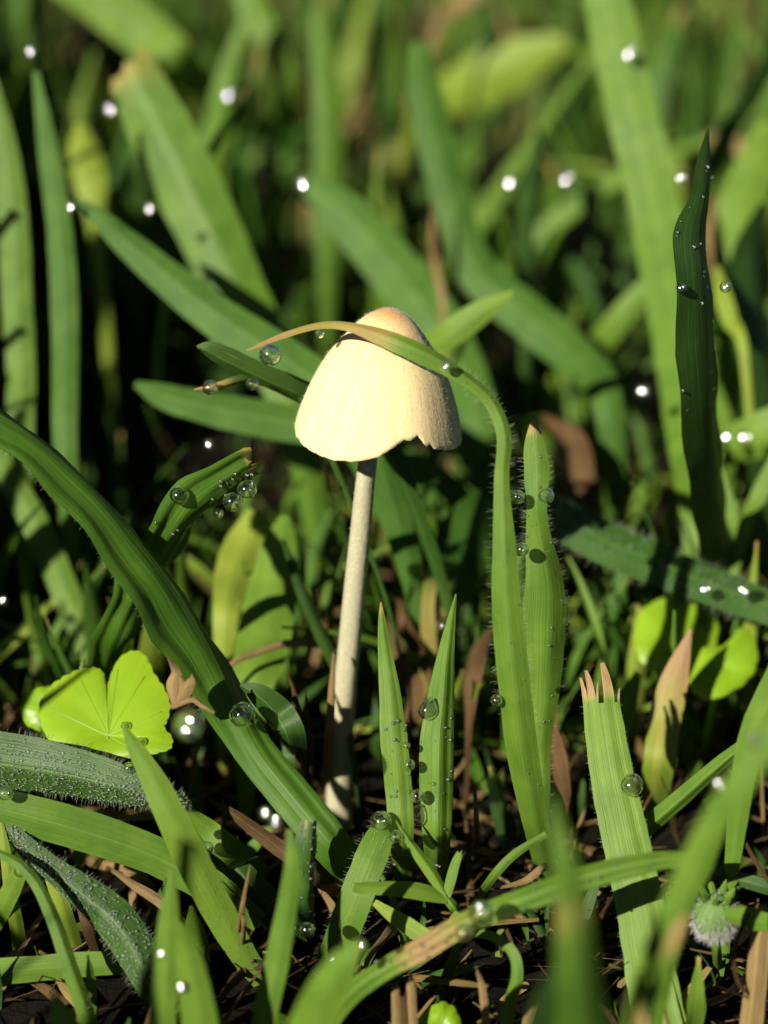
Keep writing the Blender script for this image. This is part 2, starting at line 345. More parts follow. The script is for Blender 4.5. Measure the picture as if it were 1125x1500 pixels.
# ------------------------------------------------------------ mushroom
def mushroom():
    base = PY(497, 1200); rnd = random.Random(5)
    root = empty('mushroom', Vector((base.x, 0, 0)))
    tag(root, 'cream bell shaped mushroom with nibbled rim on a slender pale stem', 'mushroom')
    RO = Vector((base.x, 0, 0))
    # cap
    rim = PY(553, 637); apex = PY(571, 452); ax = (apex - rim); H = ax.length; ax.normalize()
    e1 = Vector((1, 0, 0)) - ax * ax.x; e1.normalize(); e2 = ax.cross(e1)      # e1 right, e2 back
    prof = [(0, 0), (.012, .07), (.035, .155), (.075, .255), (.13, .35), (.20, .44), (.29, .545), (.40, .665), (.52, .765), (.65, .85), (.78, .92), (.90, .972), (1, 1.0)]
    RAD = 9.95; nphi = 144
    def rimcut(ph):   # ph: 0 right, -90 front (towards the viewer); how much of the rim is nibbled away
        d = math.degrees(ph)
        d = (d + 180) % 360 - 180
        T = [(-180, 0), (-118, 0), (-106, .035), (-97, .07), (-90, .10), (-80, .18), (-72, .235), (-67, .225), (-64, .25), (-60, .24), (-55, .175), (-50, .165), (-46, .125), (-39, .105), (-30, .07), (-18, .045), (0, .01), (12, 0), (180, 0)]
        c = 0
        for (x0, y0), (x1, y1) in zip(T[:-1], T[1:]):
            if x0 <= d <= x1: c = y0 + (y1 - y0) * (d - x0) / (x1 - x0)
        c = c * .69
        c += .010 * noise.noise(Vector((d * .11, 0, 3))) + .007 * noise.noise(Vector((d * .5, 0, 7))) + (.016 * abs(noise.noise(Vector((d * .6, 2, 7)))) if -100 < d < 0 else 0)
        return c
    fold = lambda ph: .010 * math.sin(5 * ph + 1) + .014 * noise.noise(Vector((math.cos(ph) * 2.4, math.sin(ph) * 2.4, 0)))
    nr = 40
    vs_ = catmull([[i, a, b] for i, (a, b) in enumerate(prof)], [k * (len(prof) - 1) / nr for k in range(nr + 1)])
    def surf(ph, k, inset):
        cut = 1 - rimcut(ph); t = k / nr * cut
        x = t * (len(prof) - 1); z, r = catmull([list(p) for p in prof], [x])[0]
        r = max(r, 0)
        r *= 1 + fold(ph) * r + 0.0015 * math.sin(38 * ph + 3 * noise.noise(Vector((ph * 2, 0, 1)))) * max(0, t - .3)
        return rim + ax * (H * (1 - z) - inset * .5) + (e1 * math.cos(ph) + e2 * math.sin(ph)) * max(0, RAD * r - inset), t
    mb = MB(); rows = []
    for k in range(nr + 1):
        row = []
        for i in range(nphi + 1):
            p, t = surf(2 * math.pi * i / nphi, max(k, .02), 0); row.append(mb.vert(p, (i / nphi, t)))
        rows.append(row)
    inner = []
    for k in range(nr, 11, -1):
        inner.append([mb.vert(surf(2 * math.pi * i / nphi, k, .42 if k < nr else .25)[0], (i / nphi, k / nr)) for i in range(nphi + 1)])
    mb.grid(rows + inner)
    cap = link('cap', mb.mesh('cap', 'cap', RO), RO, root)
    fb = MB()
    for _ in range(5200):
        ph = rnd.uniform(0, 2 * math.pi); k = nr * (rnd.random() ** .6)
        p, t = surf(ph, k, 0); p2, _t = surf(ph + .02, k, 0); p3, _t = surf(ph, min(nr, k + .5), 0)
        nn = (p2 - p).cross(p3 - p); nn = nn if nn.length else ax
        nn.normalize(); nn = -nn if nn.dot(p - (rim + ax * H * .3)) < 0 else nn
        hair_into(fb, p, nn + Vector((rnd.uniform(-.6, .6), rnd.uniform(-.6, .6), rnd.uniform(-.6, .4))), rnd.uniform(.16, .36), .009)
    fz = link('fuzz', fb.mesh('fuzz', 'fuzz', RO), RO, cap); fz.location = (0, 0, 0); tag(fz, kind='stuff')
    gb = MB()
    for i in range(72):
        ph = 2 * math.pi * i / 72; d = e1 * math.cos(ph) + e2 * math.sin(ph); r0, rows_ = 1.6, []
        for k in (16, 22, 28, 34, 38):
            p, t = surf(ph, k, .5); c = rim + ax * (p - rim).dot(ax)
            q = c + (p - c) * (.55 if k < 38 else .93) - ax * .2
            rows_.append([gb.vert(p), gb.vert(q)])
        gb.grid(rows_)
    link('gills', gb.mesh('gills', 'gill', RO), RO, root)
    # stem
    sp = [PY(496, 1235), PY(496, 1180), PY(501, 1060), PY(513, 930), PY(527, 790), PY(540, 665), rim + ax * 9.5]
    ww = [46, 42, 37, 34, 31, 27, 23]; ts = [k * 6 / 60 for k in range(61)]
    C = catmull([list(p) for p in sp], ts); W = catmull([[w] for w in ww], ts); mb = MB(); rows = []
    for k in range(61):
        p = Vector(C[k]); r = W[k][0] * .08 / 2 * 1.02; row = []
        for i in range(25):
            a = 2 * math.pi * i / 24; rr = r * (1 + .05 * noise.noise(Vector((math.cos(a) * 2, math.sin(a) * 2, k * .12))))
            row.append(mb.vert(p + Vector((math.cos(a) * rr, math.sin(a) * rr, 0)), (i / 24, k * .1)))
        rows.append(row)
    mb.grid(rows); st = link('stem', mb.mesh('stem', 'stem', RO), RO, root)
    fb = MB()
    for _ in range(2600):
        k = rnd.randrange(60); a = rnd.uniform(0, 6.283); r = W[k][0] * .04; d = Vector((math.cos(a), math.sin(a), rnd.uniform(-.5, .5)))
        hair_into(fb, Vector(C[k]).lerp(Vector(C[k + 1]), rnd.random()) + Vector((d.x, d.y, 0)) * r, d, rnd.uniform(.1, .28), .012)
    fz = link('fuzz', fb.mesh('fuzz', 'fuzz', RO), RO, st); fz.location = (0, 0, 0); tag(fz, kind='stuff')
mushroom()

# ------------------------------------------------------------ blades around the mushroom (pixel, pixel, millimetres behind the focal plane)
G = 'g'
blade('long arching blade bent over the mushroom cap, with a tan dried tip',
      [(806, 1300, G), (787, 1220, 0), (765, 1110, -6), (752, 1000, -10), (742, 900, -12), (738, 800, -13), (735, 700, -13), (739, 640, -13), (722, 592, -12), (690, 560, -12), (648, 532, -12), (600, 509, -12), (555, 491, -11), (512, 478, -10), (470, 476, -7), (420, 489, -2), (362, 513, 4)],
      [30, 38, 46, 47, 45, 34, 22, 22, 20, 20, 26, 29, 25, 14, 10, 9, 3], roll=[-10] * 5 + [-5, 0, 10, 25, 30, 30, 25, 20, 25, 30, 30, 20],
      dry=[0] * 10 + [0, .25, .55, .55, .5, .6, .85], fold=.5, tone=.6, hairs=dict(n=260, ln=(.5, 1.1), edge=.9, t0=.15, t1=.7, r=.010, both=True), per=7, fine=dict(n=50, r=(.04, .12), t0=.1, t1=.7, lift=.02))
blade('upright blade with an orange brown tip and a waist, right behind the arching blade',
      [(792, 1262, G), (795, 1180, 6), (792, 1090, 5), (797, 1000, 4), (800, 920, 3), (800, 850, 2), (790, 790, 1), (786, 745, 0), (786, 690, 0), (783, 650, 0), (781, 616, 0)],
      [16, 22, 34, 54, 66, 56, 38, 30, 38, 30, 7], roll=[0, 10, 15, 20, 25, 25, 10, -5, -5, 0, 0], dry=[0, 0, 0, 0, 0, 0, .15, .15, 0, .1, .95], fold=.3, curl=.1, fine=dict(n=45, r=(.05, .16), lift=.02),
      hairs=dict(n=330, ln=(.5, 1.1), edge=.9, t0=.05, t1=.85, r=.010))
blade('slim upright blade beside the stem, pale brown pointed tip',
      [(589, 1300, G), (588, 1230, -4), (583, 1150, -5), (577, 1080, -5), (572, 1020, -4), (565, 960, -3), (560, 915, -2), (558, 882, -1)],
      [26, 36, 40, 40, 32, 22, 13, 2], roll=[-10, -10, -5, 0, 5, 5, 5, 5], dry=[0, 0, 0, 0, 0, 0, .1, .8], fold=.35, nu=17, rib=.02, fine=dict(n=24, r=(.06, .24), t0=0, t1=.5, lift=.02))
blade('upright folded blade holding two teardrops of dew, right of the stem',
      [(640, 1300, G), (640, 1235, -3), (641, 1160, -4), (642, 1085, -4), (648, 1020, -3), (653, 965, -2), (660, 915, -1), (668, 870, 0)],
      [30, 42, 50, 50, 40, 27, 15, 2], roll=[5, 5, 8, 10, 10, 5, 0, 0], dry=[0, 0, 0, 0, 0, 0, 0, .3], fold=.75, nu=21, rib=.04, fine=dict(n=24, r=(.06, .24), t0=0, t1=.6, lift=.02))
blade('broad pale green blade with a frayed brown end like a broken picket',
      [(985, 1600, -16), (962, 1480, -13), (946, 1380, -11), (930, 1290, -9), (910, 1200, -7), (892, 1110, -5), (881, 1030, -3), (878, 985, -2)],
      [84, 78, 72, 70, 68, 62, 54, 50], roll=[-5, -5, -5, 0, 0, 0, 0, 0], dry=[0, 0, 0, 0, 0, 0, .2, .6], fold=.12, nu=15, rib=.025, fray=([(2, 3.2, -.45, .1), (3, 3.9, -.5, .5), (1, 2.4, .15, .2), (2, None, 0, 0), (4, 4.6, -.55, .4), (1, None, 0, 0), (1, 1.6, .2, -.2)], 6), tone=.9, wav=.05,
      hairs=dict(n=90, ln=(.2, .5), edge=1, t0=.2, t1=.9, r=.012))
blade('long dark ribbed blade sweeping down past the round lime leaf to its sunlit foot',
      [(556, 1318, G), (500, 1255, -4), (430, 1170, -3), (372, 1095, -1), (333, 1015, 0), (290, 935, 0), (243, 862, -1), (185, 785, -2), (120, 712, -3), (55, 652, -4), (0, 615, -5), (-60, 582, -6)],
      [46, 58, 62, 60, 66, 70, 66, 56, 48, 46, 50, 50], roll=[0, 0, 0, 12, 46, 60, 66, 68, 66, 62, 56, 56], fold=.5, m='grass', tone=.05, nu=25, rib=.035, hairs=dict(n=160, ln=(.3, .7), edge=1, t0=.35, t1=1, r=.014, both=-1))
blade('bent dark blade with a chewed square end carrying three dew drops',
      [(140, 1030, G), (168, 955, 14), (200, 880, 10), (235, 812, 6), (275, 755, 3), (320, 715, 1), (352, 692, 0), (368, 683, 0)],
      [44, 56, 60, 60, 58, 56, 54, 50], roll=[30, 40, 48, 52, 52, 50, 48, 46], dry=[0, 0, 0, 0, 0, 0, .1, .55], fold=.45, torn=1.0, nu=25, rib=.05, wav=.5, m='grass', tone=.15, fine=dict(n=26, r=(.08, .3), t0=.5, t1=.98, lift=.02))
blade('narrow leaf with a curled notched tip poking out from behind the cap',
      [(560, 640, 18), (500, 605, 14), (440, 576, 9), (385, 552, 6), (335, 528, 4), (305, 513, 3), (288, 508, 3)],
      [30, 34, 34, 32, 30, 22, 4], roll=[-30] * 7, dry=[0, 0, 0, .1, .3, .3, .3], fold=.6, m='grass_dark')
blade('small dry edged leaf tip under the notched leaf, a dew drop on its end',
      [(450, 600, 10), (395, 560, 8), (360, 555, 6), (320, 566, 5), (284, 571, 5)], [10, 14, 13, 11, 2], roll=-35, dry=[0, 0, .2, .6, .9], fold=.5, m='grass_dark')
blade('narrow bright blade whose pointed tip crosses the round lime leaf',
      [(385, 1440, G), (352, 1392, -8), (318, 1330, -10), (283, 1262, -12), (250, 1195, -13), (222, 1138, -13), (196, 1092, -13), (180, 1062, -13)],
      [30, 40, 48, 50, 46, 36, 22, 3], roll=[-10, -5, 0, 0, 0, 0, 0, 0], fold=.2, tone=.95, m='grass', fine=dict(n=120, r=(.03, .08), t0=.05, t1=.5, lift=.02))
blade('broad hairy leaf frosted with fine dew, lying below the round lime leaf',
      [(-120, 1100, -2), (-40, 1112, -4), (50, 1124, -5), (120, 1138, -6), (190, 1155, -7), (240, 1168, -7), (282, 1180, -6)],
      [84, 84, 78, 68, 52, 36, 3], roll=[15, 18, 20, 20, 20, 20, 20], fold=.5, m='grass_dark',
      hairs=dict(n=800, ln=(.5, 1.2), edge=.45, t0=.1, t1=1, r=.011), fine=dict(n=1900, r=(.05, .11), t0=.1, t1=.97, lift=.5, u0=.12, u1=1))
blade('wide matt blade lying flat under the frosted hairy leaf',
      [(-110, 1165, -6), (-30, 1178, -6), (60, 1200, -6), (150, 1226, -5), (230, 1256, -4), (310, 1300, -3), (380, 1352, -2)],
      [54, 58, 60, 60, 56, 50, 30], roll=[15] * 7, fold=.15, m='grass', tone=.35, fine=dict(n=160, r=(.02, .05), lift=.02))
blade('drooping blade beaded all over with white dew, above the straw litter',
      [(-30, 1180, -4), (20, 1222, -6), (70, 1270, -8), (125, 1312, -9), (175, 1358, -10), (212, 1425, -11), (228, 1480, -11)],
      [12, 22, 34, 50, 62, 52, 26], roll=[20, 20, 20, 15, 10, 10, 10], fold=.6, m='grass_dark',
      hairs=dict(n=400, ln=(.3, .9), edge=.7, r=.011), fine=dict(n=1000, r=(.05, .14), t0=.15, t1=.9, lift=.25))
blade('thin blade curving down past the dew beaded blade',
      [(145, 1560, -14), (128, 1490, -15), (102, 1415, -15), (80, 1350, -14), (55, 1297, -13), (22, 1262, -12), (-30, 1240, -11)],
      [26, 26, 24, 21, 18, 15, 12], roll=[10] * 7, fold=.6, fine=dict(n=160, r=(.03, .07), t0=.05, t1=.8, lift=.05))
blade('flat blade lying level on the ground with a yellowed tattered end',
      [(-110, 1432, -8), (-30, 1426, -8), (50, 1420, -8), (120, 1414, -8), (175, 1412, -8), (208, 1416, -8)], [36, 38, 38, 36, 32, 24], roll=[20] * 6, dry=[0, 0, 0, 0, .25, .6], torn=.8, fold=.2)
blade('short stub of blade with a wet blunt tip, below the beaded blade',
      [(-20, 1370, G), (0, 1335, -4), (18, 1300, -6), (32, 1272, -7)], [28, 30, 28, 20], roll=-10, fold=.2, tone=.8)
blade('yellow green blade leaning between the thin blade and the straw',
      [(110, 1390, G), (95, 1340, -4), (76, 1285, -5), (58, 1235, -5)], [24, 24, 21, 12], roll=0, m='grass_yellow')
blade('short yellowing blade standing on the straw litter beside the thin curved blade', [(30, 1390, G), (18, 1320, -5), (8, 1250, -6), (2, 1205, -6)], [22, 20, 16, 6], m='grass_yellow', dry=[0, 0, .2, .4])
blade('short bright blade end lying beside the foot of the ribbed blade',
      [(385, 1290, G), (345, 1252, -2), (305, 1215, -3), (272, 1184, -4)], [40, 40, 30, 10], roll=0, tone=.8)
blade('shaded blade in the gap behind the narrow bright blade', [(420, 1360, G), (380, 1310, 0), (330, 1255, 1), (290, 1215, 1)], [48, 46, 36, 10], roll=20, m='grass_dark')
blade('hairy blade crossing behind the foot of the seedling',
      [(482, 1415, G), (500, 1372, -5), (516, 1330, -6), (534, 1280, -6), (552, 1235, -5), (566, 1200, -3)], [44, 48, 50, 48, 44, 26], roll=[-5] * 6, fold=.15, m='grass', tone=.6,
      hairs=dict(n=300, ln=(.4, .9), edge=.3, r=.013))
blade('stiff dark blade studded with drops, curled brown along one side',
      [(452, 1375, G), (449, 1330, -8), (449, 1280, -10), (452, 1240, -11), (456, 1204, -11)], [34, 36, 34, 34, 24], roll=[30] * 5, dry=[0, .1, .1, .15, .4], fold=1.0, torn=.5, m='grass_dark', fine=dict(n=60, r=(.08, .2), lift=.05))
blade('dead brown blade strip lying across the foot of the ribbed blade',
      [(520, 1312, G), (470, 1284, -4), (430, 1258, -5), (390, 1228, -5), (345, 1195, -5), (305, 1170, -4)], [26, 30, 26, 22, 16, 4], roll=[0, 20, -20, 10, 0, 0], name='dead_leaf', m='brown', cat='dead leaf', fold=.5)
# small seedling: one plant, several blades from one node
sr = empty('grass_seedling', PG(690, 1362)); tag(sr, 'small grass seedling with short blades fanning from one node, in front of the folded blade', 'seedling')
def part_blade(parent, name, pts, w, roll=0, m='grass', fold=.25, dry=None, torn=0, tone=.6, fine=None, curl=0, hairs=None):
    rnd = random.Random(str(pts)); p3 = [PT(p) for p in pts]
    if not isinstance(roll, (list, tuple)): roll = [roll] * len(pts)
    ww = [x * depth(p) / FPX / max(math.cos(R(abs(r))), .4) for x, p, r in zip(w, p3, roll)]
    mb = MB(); rows, fr = blade_rows(mb, p3, ww, roll, dry or [0] * len(pts), fold, torn, .1, rnd, tone=tone, curl=curl)
    org = Vector(parent.location) / MM; o = link(name, mb.mesh(name, m, org), org, parent)
    b = len(HEROV); HEROV.extend(mb.v); HEROF.extend([tuple(i + b for i in f) for f in mb.f]); return o
part_blade(sr, 'stalk', [(690, 1362, G), (672, 1338, -8), (655, 1316, -9), (650, 1306, -9)], [15, 15, 14, 10], fold=1.2)
part_blade(sr, 'leaf', [(655, 1316, -9), (620, 1306, -10), (575, 1301, -11), (520, 1300, -12)], [14, 24, 22, 15], roll=[30] * 4, tone=.8, torn=.4)
part_blade(sr, 'leaf', [(655, 1316, -9), (632, 1278, -9), (608, 1245, -9), (580, 1202, -9)], [12, 18, 15, 2], roll=10, fold=.8, tone=.7)
part_blade(sr, 'leaf', [(654, 1314, -9), (660, 1290, -9), (666, 1268, -9), (673, 1250, -9)], [12, 15, 14, 10], roll=-5, tone=.8, dry=[0, 0, 0, .3], torn=.5)
part_blade(sr, 'leaf', [(672, 1336, -9), (640, 1378, -10), (590, 1352, -9), (548, 1322, -8)], [10, 22, 24, 10], roll=[-20] * 4, m='grass_yellow', dry=[0, .1, .1, .4])
blade('thin dark blade arching off the foot of the arching blade', [(695, 1330, G), (715, 1295, -6), (750, 1255, -8), (800, 1222, -8)], [12, 13, 13, 9], roll=20, m='grass', tone=.3)
blade('curling green blade hooked over in the litter below the seedling', [(738, 1540, -20), (745, 1480, -18), (757, 1430, -16), (750, 1395, -15), (720, 1372, -14), (690, 1368, -13)], [20, 20, 18, 16, 14, 8], roll=[0, 0, -10, -20, -20, -10], fold=.5)
blade('deep green blade upright in the dark right of the seedling', [(640, 1470, G), (655, 1430, -10), (672, 1385, -14), (690, 1350, -16)], [14, 16, 14, 5], roll=30, m='grass_dark')
# tall dark blade at right; its shade is put into the deep green colour
blade('tall near black blade rising alone with a sharp tip, facing away from the sun',
      [(1078, 970, G), (1068, 880, 48), (1055, 795, 36), (1045, 720, 24), (1034, 610, 12), (1028, 500, 6), (1023, 410, 3), (1019, 345, 3), (1028, 295, 3), (1034, 250, 3), (1038, 188, 3)],
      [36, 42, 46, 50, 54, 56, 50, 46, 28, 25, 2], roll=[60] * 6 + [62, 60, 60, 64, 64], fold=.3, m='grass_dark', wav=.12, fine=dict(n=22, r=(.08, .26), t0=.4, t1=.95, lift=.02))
blade('narrow blade leaning right and folded along its length, dew at its tip',
      [(880, 1285, G), (915, 1250, -2), (950, 1212, -4), (1000, 1168, -6), (1050, 1124, -8), (1090, 1090, -9), (1124, 1058, -10)], [22, 26, 28, 26, 22, 15, 4], roll=[10] * 7, dry=[0, 0, 0, 0, 0, 0, .4], fold=1.1, m='grass', nu=17, rib=.04)
blade('dark wet strap of blade lying on the ground by the fuzzy bud', [(1200, 1320, -10), (1125, 1300, -10), (1070, 1285, -9), (1010, 1272, -8), (960, 1262, -8)], [20, 22, 20, 16, 8], roll=-20, m='grass_dark', fine=dict(n=60, r=(.03, .08), lift=.02))

# ---- out of focus blades between camera and mushroom
blade('soft narrow blade in front of the yellow tattered flat blade, dew on its waist', [(215, 1700, -26), (232, 1560, -28), (240, 1460, -30), (246, 1360, -31), (252, 1275, -32)], [46, 42, 38, 32, 10], roll=[-5] * 5, tone=.6)
blade('blurred broader blade tip touching the soft narrow blade, dew on it', [(320, 1680, -30), (300, 1560, -33), (288, 1470, -35), (275, 1400, -36), (264, 1352, -37)], [58, 56, 50, 36, 8], roll=[-8] * 5, tone=.7)
blade('small soft blade tip beside the foot of the thin curving blade', [(120, 1620, -24), (108, 1550, -24), (95, 1500, -24), (80, 1462, -24)], [50, 46, 36, 12], tone=.5)
blade('soft grey green blade leaning in front of the dew studded dark blade', [(372, 1600, -24), (388, 1490, -26), (405, 1410, -27), (420, 1330, -28), (428, 1270, -29), (424, 1215, -29)], [30, 36, 36, 30, 24, 6], roll=[-5] * 6, tone=.4)
blade('wide blurred blade tip leaning towards the seedling, near the straw stubs', [(410, 1640, -42), (440, 1550, -46), (470, 1470, -50), (500, 1415, -52), (530, 1380, -53)], [76, 72, 62, 44, 8], roll=[-5] * 5, tone=.7)
blade('long soft stem like blade with a tan stretch, crossing the picket ended blade',
      [(440, 1560, -14), (505, 1465, -20), (560, 1420, -22), (620, 1387, -23), (690, 1346, -24), (780, 1312, -25), (860, 1283, -25), (950, 1262, -25), (1015, 1254, -25)],
      [26, 30, 32, 34, 34, 36, 36, 30, 16], roll=[-15] * 9, dry=[0, 0, .2, .75, .35, 0, 0, 0, .1], fold=.7, tone=.4, nu=17, rib=.05, fine=dict(n=26, r=(.08, .28), t0=.2, t1=.9, lift=.02))
blade('very blurred broad upright blade, yellowed halfway, in front of the arching blade foot',
      [(868, 1720, -70), (860, 1580, -72), (852, 1450, -72), (840, 1340, -73), (825, 1250, -74), (808, 1165, -74)], [96, 90, 70, 50, 34, 6], roll=[46, 46, 42, 28, 8, 0], dry=[0, 0, .1, .45, 0, 0], tone=.3)
blade('blurred dark leaf mass low in front of the pale picket ended blade', [(800, 1720, -66), (808, 1580, -68), (815, 1480, -70), (828, 1410, -71)], [90, 92, 70, 20], roll=[40] * 4, tone=.1, m='grass_dark')
blade('blurred bright blade slanting up to the right, beside the leaning folded blade', [(930, 1470, -56), (970, 1360, -60), (1005, 1280, -62), (1040, 1215, -64), (1080, 1150, -66), (1150, 1060, -68)], [24, 30, 36, 40, 40, 34], roll=[-5] * 6, tone=.6)
blade('second blurred blade slanting up to the right, fainter and shorter', [(1000, 1330, -34), (1025, 1270, -36), (1050, 1200, -38), (1070, 1150, -38)], [30, 36, 32, 10], roll=10, tone=.4)
blade('soft blade edge rising behind the dewy tip of the leaning folded blade', [(1080, 1200, -12), (1090, 1130, -14), (1110, 1060, -16), (1150, 980, -18)], [30, 38, 44, 50], roll=-10, tone=.7)
blade('blurred tan tipped stalk leaning against the pale picket ended blade', [(915, 1640, -54), (935, 1520, -58), (962, 1440, -60), (990, 1370, -62), (1005, 1340, -62)], [24, 24, 21, 17, 6], roll=[10] * 5, dry=[.6, .8, .1, .7, .8], tone=.3)

# ---- large soft blades behind
def bgb(label, pts, w, roll=0, **k): return blade(label, pts, w, roll, **k)
bgb('broad soft blade with a torn brown top, leaning left behind the cap', [(430, 600, 66), (385, 500, 68), (335, 400, 70), (285, 295, 72), (232, 190, 74), (188, 100, 76)], [60, 74, 88, 98, 92, 74], roll=[5, 5, 0, -5, -10, -10], dry=[0, 0, 0, 0, 0, .5], torn=3, fold=.3, nu=9)
bgb('soft straight blade pointing up left, dew at its tip', [(520, 590, 30), (460, 555, 34), (390, 510, 38), (300, 450, 41), (200, 368, 44), (145, 318, 46), (112, 292, 47)], [60, 66, 66, 60, 44, 26, 6], roll=[10] * 7, fold=.25, tone=.4, m='grass_cool')
bgb('soft upright blade striped by shadows, outside the pinched blade', [(30, 640, 54), (30, 540, 56), (24, 440, 58), (18, 320, 60), (5, 210, 60), (-15, 110, 60)], [38, 42, 44, 44, 36, 16], roll=[-10] * 6, tone=.5)
bgb('soft cool green upright blade beside the shadow striped one', [(95, 640, 44), (95, 520, 48), (93, 430, 50), (86, 330, 52), (70, 220, 54), (52, 105, 55)], [36, 38, 40, 36, 30, 10], roll=[-10] * 6, tone=.4, m='grass_cool')
bgb('pale blurred blade slanting down above the torn broad blade', [(310, 170, 190), (265, 100, 150), (205, 45, 150), (130, -10, 150), (50, -60, 150)], [40, 66, 72, 66, 50], roll=[0] * 5, tone=.9)
bgb('thin dark blurred stalk with a brown tip behind the torn broad blade', [(270, 300, 90), (305, 230, 84), (340, 172, 82), (368, 126, 80)], [12, 14, 13, 6], roll=45, m='grass_dark', dry=[0, 0, 0, .9])
bgb('pale blurred hooked blade high behind the cap', [(330, 210, 190), (400, 190, 175), (425, 150, 165), (405, 80, 160), (370, 10, 160), (350, -50, 160)], [20, 30, 36, 40, 44, 40], roll=0, tone=.7)
bgb('very broad soft blade sweeping down behind the tall dark blade', [(1030, 760, 50), (1018, 650, 60), (1004, 540, 68), (984, 430, 74), (958, 300, 80), (925, 160, 84), (893, 20, 88), (875, -70, 90)], [66, 80, 84, 80, 76, 74, 68, 60], roll=[-5] * 8, fold=.15, tone=.6)
bgb('cool green blurred blade bending sharply at its waist', [(890, 590, 70), (850, 530, 80), (775, 465, 86), (705, 405, 90), (672, 330, 92), (645, 230, 94), (622, 130, 96), (615, 60, 98)], [46, 60, 64, 60, 54, 56, 50, 24], roll=[12] * 8, tone=.45, m='grass_cool')
bgb('short bright soft blade tip just right of the cap', [(590, 545, 50), (645, 500, 42), (700, 460, 40), (752, 428, 38)], [44, 42, 36, 8], roll=0, tone=.8)
bgb('wide soft blade slanting down behind the top of the cap', [(700, 620, 80), (660, 510, 88), (605, 430, 92), (548, 360, 96), (490, 300, 98), (440, 268, 100)], [60, 74, 78, 74, 60, 30], roll=[5] * 6, tone=.55, m='grass_cool')
bgb('soft bright blade leaning right, left of the tall dark blade', [(820, 560, 110), (880, 500, 96), (930, 440, 92), (985, 380, 90)], [36, 38, 34, 14], roll=0, tone=.8)
bgb('soft leaf lying level left of the cap', [(520, 650, 40), (450, 625, 42), (370, 610, 42), (285, 592, 42), (235, 578, 42), (198, 562, 42)], [46, 52, 54, 46, 36, 10], roll=[15] * 6, tone=.4, m='grass_cool')
bgb('soft bright blade slanting behind the dark ribbed blade', [(140, 980, 40), (105, 890, 42), (62, 790, 43), (20, 710, 44), (-30, 620, 44)], [30, 40, 42, 36, 24], roll=[-5] * 5, tone=.6)
bgb('soft wedge of leaf standing behind the stem foot, below the chewed blade', [(368, 1010, 22), (385, 940, 26), (398, 870, 30), (408, 800, 33), (418, 755, 35)], [64, 78, 74, 52, 14], roll=[-8] * 5, tone=.6)
bgb('dull grey green leaf slanting in the shade behind the arching blade', [(650, 880, 34), (672, 830, 40), (695, 775, 44), (715, 730, 48)], [60, 88, 80, 40], roll=[28] * 4, tone=.3, dry=[.5, 0, 0, 0], m='grass_cool')
bgb('soft cool green blade in the gap under the cap', [(740, 810, 66), (690, 755, 64), (625, 705, 62), (570, 670, 62), (510, 640, 62)], [46, 58, 62, 56, 40], roll=[0] * 5, tone=.6, m='grass_cool')
bgb('dark stalk like blade leaning above the tip of the tall dark blade', [(1020, 330, 130), (1050, 235, 124), (1090, 160, 122), (1150, 60, 120)], [22, 28, 30, 30], roll=55, m='grass_dark')
bgb('soft leaf standing just right of the tall dark blade', [(1075, 470, 92), (1078, 400, 92), (1080, 330, 94), (1100, 260, 96), (1130, 180, 98)], [50, 66, 70, 62, 40], roll=0, tone=.7)
bgb('blurred dark blade standing beyond the tall sharp dark blade', [(1150, 760, 60), (1128, 600, 70), (1110, 480, 76), (1102, 380, 78), (1120, 300, 80)], [66, 60, 54, 44, 10], roll=62, m='grass_dark')
bgb('soft bright leaf beaded with two glowing dew drops', [(1010, 690, 70), (1060, 660, 62), (1110, 640, 58), (1180, 610, 56)], [24, 52, 66, 66], roll=[10] * 4, tone=.9)
bgb('long hairy blade slanting above the far round leaves, beads of dew along it',
    [(770, 720, 36), (815, 752, 34), (880, 790, 32), (980, 832, 30), (1070, 868, 28), (1190, 910, 26)], [30, 52, 62, 60, 54, 46], roll=[-30] * 6, m='grass_cool', tone=.2, fold=.2, dry=[0, .25, .2, 0, 0, 0],
    hairs=dict(n=600, ln=(.6, 1.6), edge=.5, r=.018), fine=dict(n=700, r=(.04, .16), t0=.2, lift=.8))
bgb('soft upright blade behind the hairy slanting blade', [(1075, 830, 44), (1062, 760, 46), (1045, 700, 48), (1030, 640, 50)], [30, 40, 34, 12], roll=-10, tone=.7)
bgb('soft short blade leaning below the dewy bright leaf', [(1085, 790, 40), (1105, 740, 42), (1130, 690, 42), (1160, 640, 42)], [18, 24, 26, 26], roll=-10, tone=.8)
bgb('yellow brown blade with a sharp dry tip in front of the far round leaves', [(955, 1195, G), (965, 1120, 16), (975, 1050, 18), (990, 990, 18), (1012, 922, 18)], [40, 46, 48, 38, 4], roll=[0] * 5, m='grass_yellow', dry=[.3, .35, .45, .65, .9], tone=.3)
bgb('soft green blade standing behind the yellow brown blade', [(880, 1170, G), (895, 1100, 22), (915, 1040, 24), (935, 985, 26)], [30, 40, 36, 10], roll=20, m='grass')
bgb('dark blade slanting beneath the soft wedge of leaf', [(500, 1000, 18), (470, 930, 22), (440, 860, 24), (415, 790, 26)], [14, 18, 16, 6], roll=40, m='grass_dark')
bgb('pale short soft leaf end behind the chewed blade', [(330, 900, 30), (345, 840, 36), (362, 795, 40), (380, 750, 42)], [36, 60, 62, 34], roll=0, m='grass_yellow', tone=.8, dry=[0, 0, 0, .3])
bgb('broad pale yellowish leaf blurred beside the bending cool green blade', [(610, 175, 230), (680, 130, 220), (750, 95, 215), (830, 60, 210)], [30, 74, 76, 24], roll=[0] * 4, m='grass_yellow', tone=.4)
